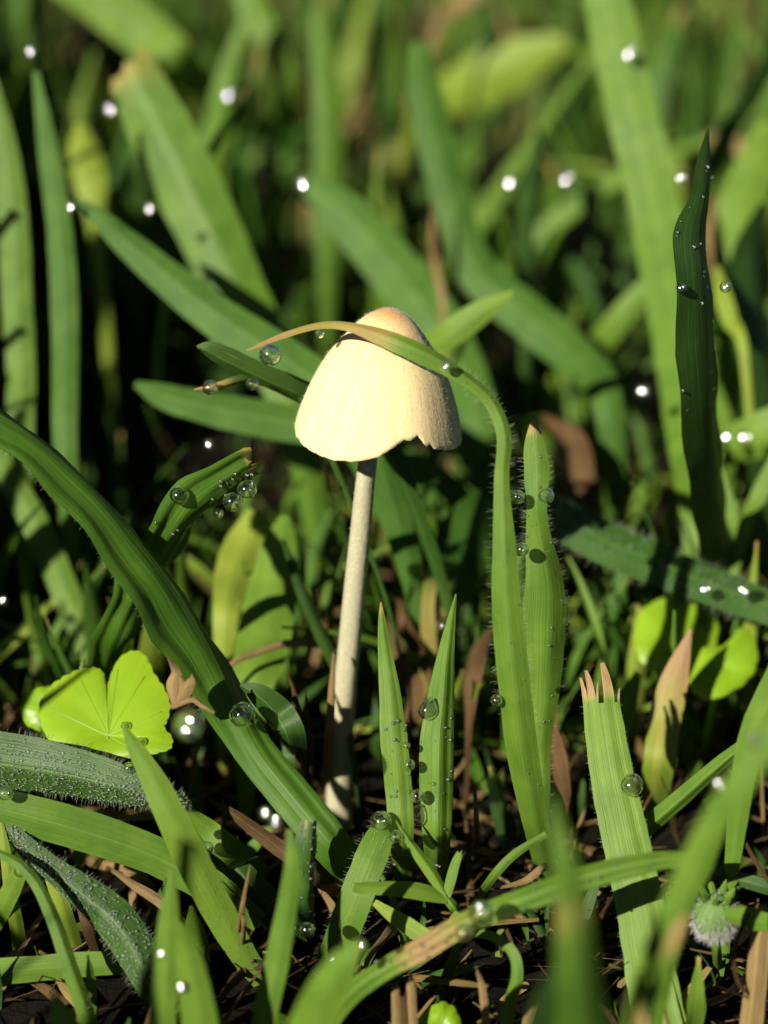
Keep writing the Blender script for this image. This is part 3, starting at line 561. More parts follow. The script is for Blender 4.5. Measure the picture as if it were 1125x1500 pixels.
bgb('small yellow green leaf blurred between two upright soft blades', [(140, 330, 110), (132, 270, 110), (122, 220, 112), (118, 180, 114)], [24, 48, 46, 12], roll=0, m='grass_yellow', tone=.7)
bgb('blurred tan dead blade behind the tall dark blade tip', [(1100, 320, 150), (1095, 280, 150), (1090, 245, 150), (1085, 200, 150)], [26, 40, 34, 10], roll=0, m='straw')
bgb('blurred tan sliver of dead grass above the broad pale leaf', [(640, 40, 200), (665, 15, 200), (690, -5, 200), (720, -30, 200)], [12, 22, 24, 18], roll=0, m='straw')
bgb('narrow yellow green leaf between the two tall dark blades', [(1090, 520, 60), (1070, 470, 64), (1058, 430, 66), (1050, 390, 70)], [14, 24, 24, 8], roll=0, m='grass_yellow')
bgb('soft upright blade in the blurred turf above the cap', [(480, 330, 150), (482, 230, 152), (478, 120, 154), (470, 10, 156)], [36, 44, 42, 26], roll=10, tone=.4)
bgb('soft narrow blade standing between the cap and the very broad soft blade', [(770, 480, 100), (768, 390, 104), (776, 290, 108), (790, 190, 112)], [18, 26, 24, 8], roll=30, m='grass_dark')
bgb('dark broad blade stub standing close left of the stem foot', [(428, 1178, G), (430, 1130, 14), (433, 1090, 13), (438, 1052, 13)], [26, 36, 34, 10], roll=10, m='grass_dark')  # blade added to throw shade on the stem foot
bgb('folded shiny leaf curled round a large dew drop', [(430, 1130, G), (425, 1085, 2), (405, 1045, 0), (378, 1018, -1), (352, 1003, -1)], [24, 40, 44, 32, 6], roll=[-35, -35, -30, -25, -25], fold=.4, m='grass_dark')

# ------------------------------------------------------------ round scalloped leaves
def outline_leaf(parent, name, cpx, outline, plane, m='round_leaf', rings=12, dome=.7, tone=.5, rip=.12, scal=2.2):
    """smooth outline in pixels; plane(px,py) -> offset behind the focal plane; scallops only touch the rim"""
    c = Vector((cpx[0], cpx[1])); n = len(outline); per = 8; rr_ = random.Random(name + str(cpx))
    pts = catmull([list(p) for p in outline + [outline[0]]], [i / per for i in range(n * per)])
    mb = MB(); rows = []; N_ = len(pts); jit = [rr_.uniform(.6, 1.3) for _ in range(N_)]
    for k in range(rings + 1):
        t = max(k / rings, .01) ** .8; row = []
        for i in range(N_ + 1):
            q = pts[i % N_]; d = Vector((q[0] - c.x, q[1] - c.y)); dn = d.normalized()
            sc_ = scal * (abs(math.sin(i * math.pi / 5.0)) - .5) * jit[(i // 5) % N_] * t ** 7
            x = c.x + d.x * t + dn.x * sc_; y = c.y + d.y * t + dn.y * sc_; a = 2 * math.pi * i / N_
            off = plane(x, y) - dome * math.sin(t * 2.6) + rip * t * t * math.sin(a * 5 + 1) + rip * .8 * noise.noise(Vector((x * .03, y * .03, 2))) + .25 * t ** 6
            row.append(mb.vert(P(x, y, off), (i / N_ * 3, t * .6), 0.0, tone + .25 * t ** 5))
        rows.append(row)
    mb.grid(rows); org = Vector(parent.location) / MM
    o = link(name, mb.mesh(name, m, org), org, parent)
    b = len(HEROV); HEROV.extend(mb.v); HEROF.extend([tuple(i + b for i in f) for f in mb.f])
    # raised veins
    vb = MB()
    for j in range(9):
        i = int((j + .5) / 9 * N_); q = pts[i]; rws = []
        for t in [x / 8 * .86 for x in range(9)]:
            x = c.x + (q[0] - c.x) * t; y = c.y + (q[1] - c.y) * t
            off = plane(x, y) - dome * math.sin(max(t, .01) * 2.6) + rip * t * t * math.sin(2 * math.pi * i / N_ * 5 + 1) + rip * .8 * noise.noise(Vector((x * .03, y * .03, 2)))
            sd = Vector((-(q[1] - c.y), q[0] - c.x)).normalized() * (1.3 - t)
            rws.append([vb.vert(P(x - sd.x, y - sd.y, off - .02)), vb.vert(P(x, y, off - .09)), vb.vert(P(x + sd.x, y + sd.y, off - .02))])
        vb.grid(rws)
    v = link('veins', vb.mesh('veins', m, org), org, o); v.location = (0, 0, 0)
    return o
rl = empty('round_leaf_plant', PG(165, 1170)); tag(rl, 'bright lime round leaf with scalloped edge, striped by two thin shadows', 'round leaf plant')
out1 = [(160, 1116), (110, 1108), (75, 1088), (60, 1060), (58, 1030), (74, 1005), (96, 990), (120, 980), (140, 978), (152, 986), (157, 1003), (163, 986), (175, 964), (195, 953), (213, 961), (225, 985), (239, 1006), (249, 1030), (246, 1053), (241, 1066), (252, 1080), (250, 1096), (232, 1103), (200, 1109)]
outline_leaf(rl, 'leaf', (158, 1078), out1, lambda x, y: 3 + (1085 - y) * .055 - (x - 160) * .01, tone=.45)
part_blade(rl, 'petiole', [(165, 1175, G), (166, 1140, 4), (162, 1105, 3.5), (158, 1079, 2.9)], [10, 10, 9, 6], fold=1.2, m='round_leaf')
part_blade(rl, 'bract', [(100, 1120, 8), (98, 1080, 9), (112, 1020, 11), (122, 965, 12)], [10, 14, 12, 4], fold=.8, m='grass')
outline_leaf(rl, 'leaf', (90, 1040), [(40, 1065), (30, 1035), (50, 1010), (85, 1005), (120, 1015), (118, 1060), (80, 1075)], lambda x, y: 13 + (1050 - y) * .03, tone=.2)
r2 = empty('round_leaf_plant', PG(1000, 1130)); tag(r2, 'blurred lime round leaves growing low behind the yellow brown blade', 'round leaf plant')
outline_leaf(r2, 'leaf', (988, 945), [(930, 930), (942, 892), (985, 874), (1032, 882), (1052, 918), (1040, 958), (1000, 982), (955, 985), (934, 958)], lambda x, y: 34 + (940 - y) * .05, tone=.5)
outline_leaf(r2, 'leaf', (1060, 975), [(1010, 985), (1025, 950), (1060, 945), (1085, 920), (1105, 935), (1108, 975), (1085, 1005), (1040, 1025), (1012, 1010)], lambda x, y: 28 + (960 - y) * .05, tone=.5)
part_blade(r2, 'petiole', [(1000, 1130, G), (998, 1060, 32), (992, 1000, 33), (988, 946, 33)], [9, 9, 8, 6], fold=1.2, m='round_leaf')
part_blade(r2, 'petiole', [(1025, 1120, G), (1040, 1050, 28), (1052, 1000, 28), (1060, 976, 27)], [9, 9, 8, 6], fold=1.2, m='round_leaf')
r3 = empty('round_leaf_plant', PG(640, 1530)); tag(r3, 'low scalloped green leaf beside the tan straw stubs', 'round leaf plant')
outline_leaf(r3, 'leaf', (645, 1510), [(610, 1530), (618, 1490), (645, 1468), (668, 1480), (676, 1515), (660, 1545)], lambda x, y: -16 + (1510 - y) * .03, tone=.3)
part_blade(r3, 'petiole', [(640, 1545, G), (642, 1530, -15), (645, 1511, -16)], [9, 9, 6], fold=1.2, m='round_leaf')

# ------------------------------------------------------------ straw, dead leaves, bud
def straw(label, pts, w, m='straw', roll=0, fold=.8, torn=.3, **k):
    return blade(label, pts, w, roll, name='dry_straw', cat='straw', m=m, fold=fold, torn=torn, nu=5, **k)
straw('thin pale straw standing upright beside the narrow bright blade', [(345, 1400, G), (352, 1345, -12), (360, 1300, -13), (366, 1270, -13)], [7, 7, 5, 2])
straw('second thin straw leaning on the upright pale straw', [(352, 1412, G), (357, 1360, -12), (354, 1335, -12)], [8, 7, 4])
straw('jointed tan straw stem lying among the litter under the matt blade', [(285, 1375, G), (258, 1342, -7), (230, 1318, -8), (195, 1296, -8), (165, 1275, -8)], [14, 15, 16, 12, 5])
straw('frayed brown straw stub standing below the beaded blade', [(148, 1400, G), (135, 1365, -5), (125, 1330, -6), (112, 1290, -6)], [24, 26, 24, 14], m='brown', torn=1.5)
for i, (x, t, w, l) in enumerate(((580, 1440, 13, 'shorter tan straw stub of the three beside the low scalloped leaf'), (603, 1436, 15, 'thickest tan straw stub of the three beside the low scalloped leaf'), (592, 1462, 12, 'dark cut straw stub between two taller tan ones'))):
    straw(l, [(x + 4, 1570, -20), (x + 2, 1520, -19), (x, 1475, -18), (x - 1, t, -18)], [w, w + 2, w, w - 2], m='straw' if i < 2 else 'brown', torn=1.0)
straw('pale splintered straw standing right of the straw stubs', [(715, 1560, -20), (712, 1500, -19), (707, 1450, -18), (700, 1425, -18)], [12, 13, 11, 4], torn=1.2)
straw('short straw splinter beside the pale splintered straw', [(742, 1540, -20), (738, 1500, -18), (733, 1468, -18)], [8, 8, 4])
straw('leaning tan straw at the foot of the hooked blade', [(770, 1560, -22), (772, 1500, -20), (785, 1455, -18), (778, 1440, -18)], [14, 15, 12, 4], m='straw')
blade('wide furrowed brown stalk peeling beside the fuzzy bud', [(1090, 1590, -20), (1098, 1510, -19), (1106, 1440, -18), (1112, 1380, -17), (1118, 1330, -16)], [34, 34, 32, 30, 24], roll=-10, name='dead_stalk', cat='dead stalk', m='straw', fold=.9, torn=1.2, nu=11, dry=[.6, .4, .3, .3, .5])
straw('thin curled brown tendril hanging by the fuzzy bud', [(1100, 1462, -18), (1082, 1440, -19), (1074, 1400, -19), (1086, 1360, -19), (1110, 1320, -18)], [5, 6, 6, 6, 5], m='brown')
straw('thin brown straw leaning beside the dark wet strap', [(1190, 1330, -12), (1135, 1300, -12), (1100, 1250, -11), (1085, 1215, -10)], [7, 7, 6, 3], m='brown')
straw('thin tan stem crossing level behind the mushroom stem', [(330, 985, 18), (380, 955, 20), (430, 942, 22), (490, 948, 24), (520, 960, 26)], [8, 10, 12, 11, 8])
straw('splintered straw standing left of the mushroom stem foot', [(475, 1175, G), (482, 1080, 10), (486, 1010, 10), (489, 958, 10)], [12, 14, 10, 4])
straw('dark forked straw beside the mushroom stem foot', [(438, 1170, G), (440, 1100, 8), (436, 1040, 8), (424, 990, 8)], [16, 16, 10, 3], m='brown', torn=1.0)
straw('brown splinter between the forked straw and the stem', [(455, 1170, G), (456, 1100, 8), (450, 1050, 8), (448, 1015, 8)], [10, 10, 7, 3], m='brown')
straw('pale thin straw end near the foot of the arching blade', [(700, 1250, G), (698, 1200, 4), (695, 1150, 5)], [9, 8, 5])
straw('tan straw lying at the foot of the arching blade', [(830, 1280, G), (800, 1270, -4), (770, 1290, -5), (735, 1300, -6)], [14, 12, 10, 4])
straw('short brown straw beside the picket ended blade', [(905, 1445, G), (925, 1430, -8), (950, 1420, -8)], [10, 9, 3])
dl = [('tan curled dead leaf on the litter under the matt blade', [(105, 1240, -2), (140, 1258, -3), (180, 1268, -3), (225, 1292, -3)], [16, 26, 28, 8], 'straw'),
      ('flat tan dead leaf with a dark hole, below the matt blade', [(150, 1290, -2), (175, 1272, -3), (200, 1290, -3), (215, 1320, -3)], [20, 30, 26, 6], 'straw'),
      ('rust brown dead leaf in the shade right of the stem', [(585, 1090, 26), (600, 1030, 26), (590, 970, 28), (575, 910, 30)], [20, 46, 44, 12], 'brown'),
      ('pinkish tan dead leaf behind the upright folded blade', [(640, 1010, 28), (620, 960, 30), (600, 925, 32), (585, 880, 34)], [14, 34, 36, 10], 'brown'),
      ('brown dead leaf lying below the dull grey green leaf', [(690, 1060, 24), (690, 1000, 26), (700, 950, 28), (715, 915, 30)], [20, 40, 36, 10], 'brown'),
      ('tan dead leaf in the gap behind the orange tipped blade', [(870, 760, 60), (860, 700, 62), (835, 650, 64), (800, 610, 66)], [24, 56, 50, 12], 'brown'),
      ('upright tan dead blade behind the grey green bending blade', [(640, 450, 84), (638, 390, 84), (635, 345, 86), (630, 300, 86)], [14, 20, 18, 6], 'straw'),
      ('brown dead leaf behind the picket ended blade', [(830, 1170, 14), (820, 1110, 16), (812, 1050, 18), (815, 1000, 20)], [20, 40, 36, 10], 'brown'),
      ('tan dead leaf at the foot of the seedling', [(545, 1400, -8), (565, 1372, -9), (580, 1350, -10), (572, 1330, -10)], [12, 24, 22, 6], 'straw'),
      ('yellowish dead leaf curled under the dew studded dark blade', [(490, 1365, -6), (475, 1350, -7), (482, 1330, -8), (470, 1305, -8)], [14, 24, 22, 6], 'straw'),
      ('tan curled leaf under the hooked blade', [(760, 1345, -8), (745, 1335, -9), (730, 1342, -9), (715, 1360, -9)], [10, 22, 20, 6], 'straw'),
      ('brown crumpled dead leaf at the foot of the narrow bright blade', [(330, 1460, -8), (345, 1430, -10), (360, 1420, -10), (385, 1415, -10)], [14, 30, 26, 8], 'brown'),
      ('tan dead leaf flake by the foot of the narrow bright blade', [(300, 1395, -6), (320, 1385, -8), (345, 1395, -8), (360, 1410, -8)], [10, 22, 20, 6], 'straw')]
for l, p, w, m in dl:
    r_ = random.Random(l); lying = PT(p[0]).z < 12.5 and PT(p[-1]).z < 11; p = [(x + r_.uniform(-8, 8), y + r_.uniform(-6, 6), ('z%.1f' % r_.uniform(.8, 3.2)) if lying else o_ + r_.uniform(-2, 2)) for x, y, o_ in p]
    blade(l, p, [x * .6 for x in w[:-1]] + [w[-2] * .25], roll=[r_.uniform(-50, 40) for _ in p], name='dead_leaf', cat='dead leaf', m=m, fold=.5, wav=.7, torn=1.5, nu=9, rib=.06)
# crumpled calyx beside the lime leaf
cxr = empty('dried_flower', P(262, 1040, -8)); tag(cxr, 'small crumpled tan dried flower at the right edge of the round lime leaf', 'dried flower')
for pts, w in (([(262, 1035, -1), (258, 1005, -1), (262, 985, -1), (252, 965, -2)], [10, 24, 14, 4]), ([(262, 1035, -1), (274, 1015, -2), (284, 998, -3), (286, 990, -3)], [8, 18, 12, 3]), ([(255, 1035, -1), (285, 1024, -2), (300, 1032, -2), (316, 1042, -2)], [8, 9, 8, 4]), ([(262, 1036, 0), (270, 1026, -1), (272, 1008, -1), (268, 992, -1)], [10, 20, 16, 4])):
    part_blade(cxr, 'petal', [(x - 5, y, o_ - 8) for x, y, o_ in pts], w, roll=-20, m='straw', fold=.9, torn=.4, tone=.7)
# fuzzy bud
bd = empty('fuzzy_bud', PG(1050, 1405)); tag(bd, 'round green bud fringed with white hairs beside the peeling stalk', 'flower bud')
def bud():
    rnd = random.Random(3); org = Vector(bd.location) / MM; c = P(1047, 1342, -12); mb = MB(); rows = []
    for k in range(15):
        th = math.pi * k / 14; rows.append([mb.vert(c + Vector((math.sin(th) * math.cos(a) * 2.4, math.sin(th) * math.sin(a) * 2.4, math.cos(th) * 2.6)) * (1 + .06 * math.sin(9 * a)), (a, th)) for a in [2 * math.pi * i / 24 for i in range(25)]])
    mb.grid(rows); body = link('bud_body', mb.mesh('bud_body', 'bud', org), org, bd)
    hb = MB()
    for _ in range(900):
        d = Vector((rnd.gauss(0, 1), rnd.gauss(-.6, 1), rnd.gauss(-.8, 1))).normalized()
        hair_into(hb, c + Vector((d.x * 2.4, d.y * 2.4, d.z * 2.6)), d + Vector((rnd.uniform(-.4, .4), 0, rnd.uniform(-.6, .1))), rnd.uniform(.5, 1.2), .02)
    h = link('bristles', hb.mesh('bristles', 'white_hair', org), org, bd); tag(h, kind='stuff')
    for a in range(7):
        an = a * .9; q = c + Vector((math.cos(an) * 1.2, math.sin(an) * 1.2, 2.2)); t = q + Vector((math.cos(an) * .8, math.sin(an) * .8, 1.6)); mb = MB()
        blade_rows(mb, [q, q.lerp(t, .5), t], [.8, .7, .1], [0, 0, 0], [0, .15, .4], .5, 0, 0, rnd); link('sepal', mb.mesh('sepal', 'grass', org), org, bd)
    part_blade(bd, 'stalk', [(1052, 1420, G), (1050, 1395, -12), (1047, 1365, -12)], [14, 14, 12], fold=1.2)
    part_blade(bd, 'leaf', [(1062, 1340, -16), (1090, 1345, -18), (1125, 1352, -20)], [16, 32, 26], roll=20, tone=.4)
bud()

# ------------------------------------------------------------ dew drops
bvh = BVHTree.FromPolygons([tuple(v) for v in HEROV], HEROF)
HALF = (SUN + (CAM - P(562, 750, 0)).normalized()).normalized()
def drop_mesh(kind, m):
    mb = MB(); rows = []; nn = 20
    for k in range(nn + 1):
        th = math.pi * k / nn; z = math.cos(th); r = math.sin(th)
        if kind == 'tear': r *= 1 - .42 * max(0, z) ** 1.2; z = z * (1.0 if z < 0 else 1.35)
        if kind == 'lens': z *= .28
        rows.append([mb.vert(Vector((r * math.cos(2 * math.pi * i / 28), r * math.sin(2 * math.pi * i / 28), z)), (i / 28, k / nn)) for i in range(29)])
    mb.grid(rows); return mb.mesh('dew_drop', m)
DM = {('round', 'dew'): drop_mesh('round', 'dew'), ('tear', 'dew'): drop_mesh('tear', 'dew'), ('lens', 'dew_far'): drop_mesh('lens', 'dew_far'), ('lens', 'dew'): drop_mesh('lens', 'dew')}
def drop(label, px, py, rpx, kind='round', m='dew', off=None, group=None, sink=.45):
    r = ray(px, py).normalized(); hit = bvh.ray_cast(CAM, r)
    if off is None and hit[0] is not None: c = hit[0]; n = hit[1] if hit[1].dot(r) < 0 else -hit[1]; rr = rpx * depth(c) / FPX; c = c - r * rr * sink
    else: c = P(px, py, off or 0); rr = rpx * depth(c) / FPX
    o = bpy.data.objects.new('dew_drop', DM[(kind, m)]); col.objects.link(o); o.location = c * MM; s = rr
    o.scale = (s, s, s * (.94 if kind == 'round' else 1))
    if kind == 'lens':
        rnd = random.Random(label + str(px)); o.rotation_euler = (HALF + Vector((rnd.uniform(-.05, .05), rnd.uniform(-.05, .05), rnd.uniform(-.05, .05)))).to_track_quat('Z', 'Y').to_euler()
    elif kind == 'tear': o.rotation_euler = (R(-10), R(14), 0)
    tag(o, label, 'dew drop', group)
for a in [('teardrop of dew near the tip of the upright folded blade', 651, 917, 13, 'tear'), ('large teardrop of dew halfway up the upright folded blade', 627, 1040, 15, 'tear'),
          ('round dew drop on the face of the pale picket ended blade', 925, 1150, 18, 'round'), ('large clear dew drop held by the curled shiny leaf', 355, 1047, 20, 'round', 'dew', -4),
          ('dew drop on the upper face of the bent dark blade, apart from the pair', 263, 726, 15, 'round'), ('upper dew drop of the pair under the chewed blade end', 362, 717, 15, 'round', 'dew', -2), ('lower dew drop of the pair under the chewed blade end', 341, 735, 15, 'round', 'dew', -2), ('small dim dew drop hanging below the chewed blade end', 320, 752, 8, 'round', 'dew', 2),
          ('dew drop hanging under the tan tip of the arching blade', 396, 520, 17, 'round', 'dew', 2), ('sliver of dew under the arching blade left of the cap', 468, 489, 7, 'round', 'dew', -6),
          ('dew drop on the dry leaf tip under the notched leaf', 308, 568, 12, 'round', 'dew', 3), ('dew drop hanging from the notched leaf', 370, 562, 10, 'round', 'dew', 4),
          ('bright bead of dew on the arching blade beside the cap', 653, 537, 8, 'lens', 'dew', -14),
          ('dew drop at the tip crossing the round lime leaf', 184, 1064, 8, 'round'), ('dew drop on the lime leaf right of the crossing tip', 207, 1087, 8, 'round'), ('dew drop under the lower rim of the lime leaf', 189, 1125, 9, 'round'),
          ('upper edge bead on the slim upright blade', 595, 1092, 6, 'round', 'dew', -6), ('bead below the upper edge bead on the slim blade', 599, 1120, 9, 'round', 'dew', -6), ('round drop between the slim blade and the folded blade', 612, 1166, 11, 'round', 'dew', -6),
          ('large drop at the left foot of the slim upright blade', 558, 1203, 16, 'round', 'dew', -7), ('drop on the front foot of the slim upright blade', 580, 1226, 11, 'round', 'dew', -9), ('pale drop wedged between the two upright blades', 611, 1196, 15, 'tear', 'dew', -4),
          ('left dew drop clinging beside the waist of the orange tipped blade', 758, 728, 11, 'round', 'dew', -2), ('right dew drop clinging beside the waist of the orange tipped blade', 800, 726, 12, 'round', 'dew', -2), ('curl of dew at the notch of the orange tipped blade', 764, 805, 11, 'round', 'dew', -2),
          ('upper bead on the right edge of the orange tipped blade', 826, 882, 6, 'round', 'dew', 1), ('lower bead on the right edge of the orange tipped blade', 831, 910, 7, 'round', 'dew', 1),
          ('upper bead on the left edge of the arching blade', 726, 982, 7, 'round', 'dew', -9), ('lower bead on the left edge of the arching blade', 727, 1026, 9, 'round', 'dew', -9),
          ('dew drop at the tip of the leaning folded blade', 1107, 1085, 12, 'round'), ('drop on the shaded blade behind the narrow bright blade', 302, 1242, 11, 'round', 'dew', -6), ('drop under the edge of the narrow bright blade', 278, 1216, 8, 'round', 'dew', -8),
          ('wet drop at the blunt tip of the short stub', 30, 1276, 10, 'round', 'dew', -8), ('drop tucked under the frosted hairy leaf', 8, 1162, 12, 'round', 'dew', -8),
          ('drop hanging from the dew studded dark blade', 450, 1362, 12, 'round', 'dew', -13), ('dew bead on the right edge of the tall dark blade', 1063, 420, 9, 'lens', 'dew', -2), ('dew bead on the left edge of the tall dark blade', 998, 421, 8, 'lens', 'dew', 0),
          ('large drop on top of the slanting stem like blade', 706, 1338, 20, 'round', 'dew', -30), ('smaller drop under the slanting stem like blade', 680, 1366, 14, 'round', 'dew', -26)]:
    drop(*a)
for x, y, r, off, l in [(275, 1062, 26, -34, 'brightest glinting dew, sparkling white by the tan dried flower'), (388, 1191, 10, -34, 'dim glint of dew over the ribbed blade foot, left of its twin'), (403, 1203, 11, -34, 'bright glint of dew over the ribbed blade foot'),
                   (485, 1406, 10, -30, 'bright glint of dew at the foot of the hairy crossing blade'), (531, 1385, 9, -28, 'ring of dew glint right of the hairy crossing blade'), (1053, 1149, 11, -44, 'upper pale dew ring on the blurred slanting blade'), (1050, 1183, 11, -44, 'lower pale dew ring on the blurred slanting blade'),
                   (235, 1397, 8, -34, 'dew glint on the soft narrow blade'), (264, 1446, 9, -36, 'golden dew glint on the blurred broad blade tip'), (703, 1330, 9, -34, 'small dew glint just above the large drop on the slanting blade'),
                   (443, 270, 15, 60, 'glowing out of focus dew above the left shoulder of the cap'), (103, 303, 9, 44, 'white dew glint at the tip of the soft straight blade'), (43, 75, 10, 60, 'dew glint above the tips of the upright soft blades'), (160, 160, 12, 80, 'dew glint beside the torn top of the broad blade'), (335, 138, 12, 100, 'faint dew ring by the dark blurred stalk'),
                   (218, 305, 9, 60, 'faint dew glint on the dark left of the broad torn blade'), (998, 260, 10, 50, 'bluish dew glint left of the tall dark blade tip'), (746, 268, 13, 90, 'left faint dew ring of two above the right of the cap'), (831, 262, 13, 90, 'right faint dew ring of two above the right of the cap'), (922, 77, 13, 82, 'green dew drop high on the very broad soft blade'),
                   (683, 461, 8, 50, 'dew glint on the short bright tip right of the cap'), (941, 573, 10, 55, 'bluish dew glint midway between cap and tall dark blade'), (1033, 863, 10, 24, 'left bright dew on the hairy slanting blade'), (1089, 865, 12, 24, 'right bright dew on the hairy slanting blade'), (1092, 640, 13, 50, 'larger glowing dew on the soft bright leaf'), (1064, 640, 10, 52, 'smaller paler dew on the soft bright leaf'),
                   (305, 651, 9, 24, 'ring of dew floating left of the cap rim'), (3, 880, 9, 30, 'lone dew glint in the dark far above the lime leaf'), (310, 505, 9, 30, 'faint dew above the notched leaf tip'), (442, 815, 9, 40, 'faint dew left of the mushroom stem')]:
    drop(l, x, y, r * .95, 'lens', 'dew_far', off)

# ------------------------------------------------------------ turf all around: individuals first, the mass as stuff
rnd = random.Random(11)
def proto(i, h, w, lean, fold, kink):
    mb = MB(); n = 6
    pts = [Vector((0, lean * h * (k / n) ** 2 * (1 + kink * (k / n)), h * (k / n) * (1 - .3 * abs(lean) * (k / n) ** 2))) for k in range(n + 1)]
    ws = [w * q for q in (.6, .85, 1, 1, .85, .55, .04)]
    rolls = [rnd.uniform(-15, 15)] * 2 + [rnd.uniform(-25, 25)] * 2 + [rnd.uniform(-30, 30)] * 3
    blade_rows(mb, pts, ws, rolls, [0, 0, 0, 0, 0, .1, rnd.choice((0, .6))], fold, 0, .25, rnd, nu=5, per=3, view=Vector((0, 1, 0)), tone=rnd.uniform(.3, .8)); return mb
PRO = [proto(i, 1.0, rnd.uniform(.075, .14), (rnd.uniform(-.9, .9) if i < 8 else rnd.uniform(-.25, .25)), rnd.uniform(.1, .5), rnd.uniform(-.3, .5)) for i in range(12)]
PM = {}
for i, p in enumerate(PRO):
    for m in ('grass', 'grass_yellow', 'straw', 'grass_cool'): PM[(i, m)] = p.mesh('grass_blade', m)
def in_clear(x, y, hgt):
    """keep the sun path to the mushroom and the camera's view of it open"""
    if y < 34 and abs(x) < 58 and y > -230: return True
    return False
spots = []
while len(spots) < 4300:
    y = 16 + 900 * rnd.random() ** 1.75; hw = 60 + (y + 223) * .30; x = rnd.uniform(-hw, hw)
    if abs(x + 4) < 9 and y < 24: continue
    k = 1.0
    if 80 < y < 330 and (rnd.random() < .4 or noise.noise(Vector((x * .02, y * .012, 5))) > .12):      # hollows between tufts: bare or low growth
        if rnd.random() < .35: continue
        k = rnd.uniform(.22, .5)
    spots.append((x, y, k))
spots.sort(key=lambda s: s[1])
big = []; stuff = {m: MB() for m in ('grass', 'grass_cool', 'grass_yellow', 'straw')}
LAB = {'grass_cool': 'dark cool green blade, %s, in the blurred turf behind the mushroom', 'grass': 'fresh green blade, %s, in the blurred turf behind the mushroom', 'grass_yellow': 'yellow green blade, %s, in the blurred turf behind the mushroom', 'straw': 'dry tan blade, %s, in the blurred turf behind the mushroom'}
cnt = 0
for x, y, kh in spots:
    q = rnd.random() * (1.12 if y > 200 else 1); m = 'grass' if q < .42 else ('grass_cool' if q < .80 else ('grass_yellow' if q < .93 else 'straw'))
    thin = rnd.random() < (.88 if y < 130 else .74)
    h = (rnd.uniform(26, 60) if y > 260 else rnd.uniform(30, 75) if y > 130 else rnd.uniform(10, 32)) * (.8 if m == 'straw' else 1) * kh
    rz = rnd.uniform(0, 2 * math.pi); pi = rnd.randrange(12); wx = rnd.uniform(.3, .75) if thin else rnd.uniform(.8, 1.2)
    tilt = rnd.gauss(0, .75) if thin else rnd.uniform(-.7, .7)
    mt = Matrix.Translation(Vector((x, y, -1.5))) @ Matrix.Rotation(rz, 4, 'Z') @ Matrix.Rotation(tilt, 4, 'X') @ Matrix.Diagonal((h * wx * 1.25, h, h, 1))
    if cnt < 225:
        o = bpy.data.objects.new('grass_shoot', PM[(pi, m)]); col.objects.link(o)
        o.location = mt.translation * MM; o.rotation_euler = (Matrix.Rotation(rz, 3, 'Z') @ Matrix.Rotation(tilt, 3, 'X')).to_euler(); o.scale = (h * wx * 1.25, h, h)
        tag(o, ('thin ' if thin else 'broad ') + LAB[m] % ('nearly upright' if abs(tilt) < .35 else 'leaning over' if abs(tilt) < .9 else 'lying almost flat'), 'grass shoot', 'blurred turf blades'); cnt += 1
    else:
        s = stuff[m]; p = PRO[pi]; b = len(s.v); tn = rnd.uniform(0, .65)
        for v, uv, d in zip(p.v, p.uv, p.dry): s.vert((mt @ v), uv, d, tn)
        s.f.extend([tuple(i + b for i in f) for f in p.f])
for m, l in (('grass', 'mass of green turf far behind the mushroom'), ('grass_cool', 'mass of dark cool green turf far behind the mushroom'), ('grass_yellow', 'mass of yellow green turf far behind the mushroom'), ('straw', 'mass of dry tan grass far behind the mushroom')):
    tag(link('turf', stuff[m].mesh('turf', m)), l, 'turf', kind='stuff')
# side and near turf outside the view, added tall on the left to shade what lies behind
sd = MB()
def side_tuft(x, y, h, up=False):
    p = PRO[rnd.randrange(8, 12) if up else rnd.randrange(12)]; b = len(sd.v); tn = rnd.random(); tl = .15 if up else .4
    mt = Matrix.Translation(Vector((x, y, -1.5))) @ Matrix.Rotation(rnd.uniform(0, 6.28), 4, 'Z') @ Matrix.Rotation(rnd.uniform(-tl, tl), 4, 'X') @ Matrix.Diagonal((min(max(h, 40), 70) * 1.2, h, h, 1))
    for v, uv, d in zip(p.v, p.uv, p.dry): sd.vert(mt @ v, uv, min(d, .2), tn)
    sd.f.extend([tuple(i + b for i in f) for f in p.f])
for _ in range(420): side_tuft(-rnd.uniform(84, 200), rnd.uniform(-230, -22), rnd.uniform(25, 62), True)     # sunny side, lower in front
for _ in range(60): side_tuft(-rnd.uniform(90, 170), rnd.uniform(-190, -60), rnd.uniform(80, 112), True)  # sparse unseen tall blades, added to dapple the ground with shade
for _ in range(1900):                                                                                       # unseen tall turf left of the view, added to shade the middle ground
    y = rnd.uniform(-44, 330); side_tuft(-(60 + (y + 223) * .19) - rnd.uniform(10, 90), y, rnd.uniform(60, 112) if y < 15 else rnd.uniform(70, 138), True)
for _ in range(420):
    y = rnd.uniform(-200, 330); side_tuft(max(62, 30 + (y + 223) * .19) + rnd.uniform(30 if y < 60 else 6, 120), y, rnd.uniform(25, 70))
tag(link('turf', sd.mesh('turf', 'grass')), 'unseen green turf at both sides of the clearing, raised tall on the left for shade', 'turf', kind='stuff')
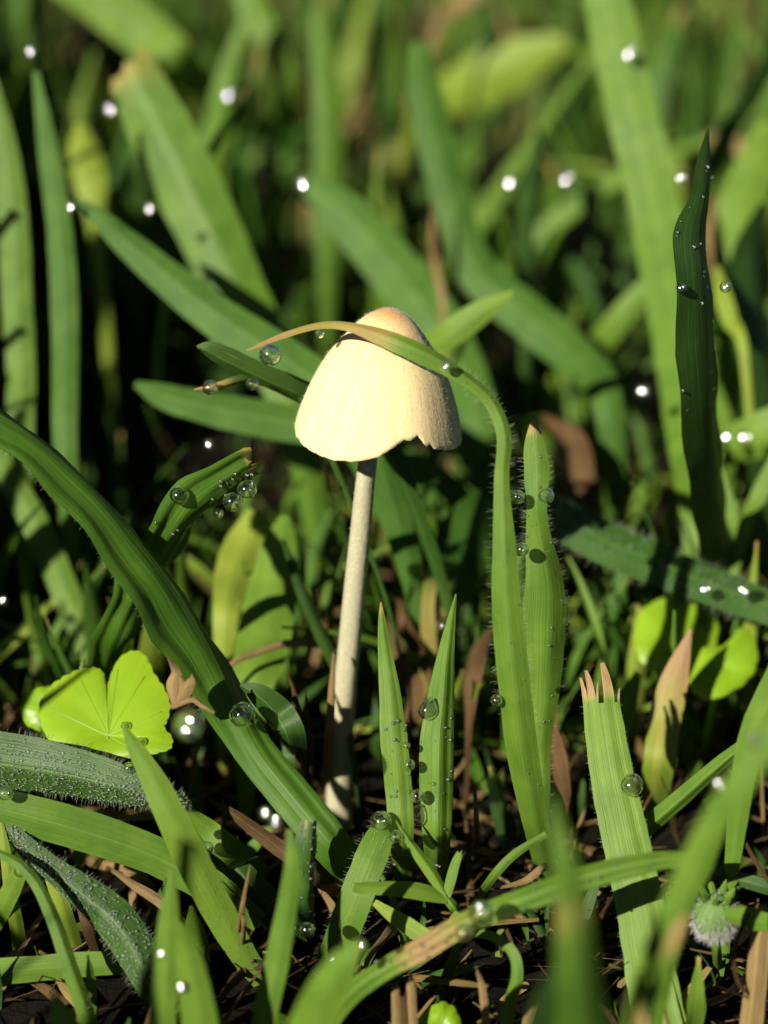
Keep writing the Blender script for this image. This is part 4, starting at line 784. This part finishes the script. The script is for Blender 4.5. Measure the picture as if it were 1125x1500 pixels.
# ground litter
lt = {'straw': MB(), 'brown': MB()}; V0 = Vector((0, 0, -1))
for k in range(1500):
    y = rnd.uniform(-75, 110); x = rnd.uniform(-62, 62) * (1 + max(0, y) / 150); m = rnd.choice(('straw', 'straw', 'brown', 'brown')); b = lt[m]
    L = rnd.uniform(3, 18); a = rnd.uniform(0, 6.28); el = rnd.uniform(-.1, .5) if rnd.random() < .8 else rnd.uniform(.4, 1.2)
    d = Vector((math.cos(a) * math.cos(el), math.sin(a) * math.cos(el), math.sin(el))); p0 = Vector((x, y, rnd.uniform(-2.5, .4))); bend = Vector((rnd.uniform(-.2, .2), rnd.uniform(-.2, .2), rnd.uniform(-.3, .1))) * L
    pts = [p0, p0 + d * L * .5 + bend * .3, p0 + d * L + bend]; w = rnd.uniform(.15, .6) if rnd.random() < .8 else rnd.uniform(.8, 1.5)
    blade_rows(b, pts, [w, w, w * .4], [rnd.uniform(-40, 40)] * 3, [rnd.random() * .6] * 3, .5, rnd.uniform(0, .5), .3, rnd, nu=3, per=2, view=V0, tone=rnd.random())
for m, l in (('straw', 'scattered pale straw litter over the dark soil'), ('brown', 'scattered dark brown litter over the soil')):
    tag(link('litter', lt[m].mesh('litter', m)), l, 'litter', kind='stuff')

# low shoots and undergrowth close to the soil
ug = {'grass': MB(), 'grass_dark': MB(), 'brown': MB()}
for k in range(330):
    y = rnd.uniform(-85, 60); x = rnd.uniform(-62, 62)
    if abs(x + 5) < 5 and -8 < y < 3: continue
    m = rnd.choice(('grass', 'grass_dark', 'grass_dark', 'grass_dark', 'brown')); b = ug[m]; h = rnd.uniform(4, 13) * (1.3 if y > 0 else 1); p = PRO[rnd.randrange(12)]; o0 = len(b.v); tn = rnd.random() * .6
    mt = Matrix.Translation(Vector((x, y, -2.2))) @ Matrix.Rotation(rnd.uniform(0, 6.28), 4, 'Z') @ Matrix.Rotation(rnd.uniform(-1.0, 1.0), 4, 'X') @ Matrix.Diagonal((h * rnd.uniform(1.0, 2.2), h, h, 1))
    for v, uv, d in zip(p.v, p.uv, p.dry): b.vert(mt @ v, uv, d, tn)
    b.f.extend([tuple(i + o0 for i in f) for f in p.f])
for m, l in (('grass', 'low green shoots crowding the soil round the mushroom'), ('grass_dark', 'low dark undergrowth crowding the soil'), ('brown', 'low dead brown shoots on the soil')):
    tag(link('undergrowth', ug[m].mesh('undergrowth', m)), l, 'undergrowth', kind='stuff')
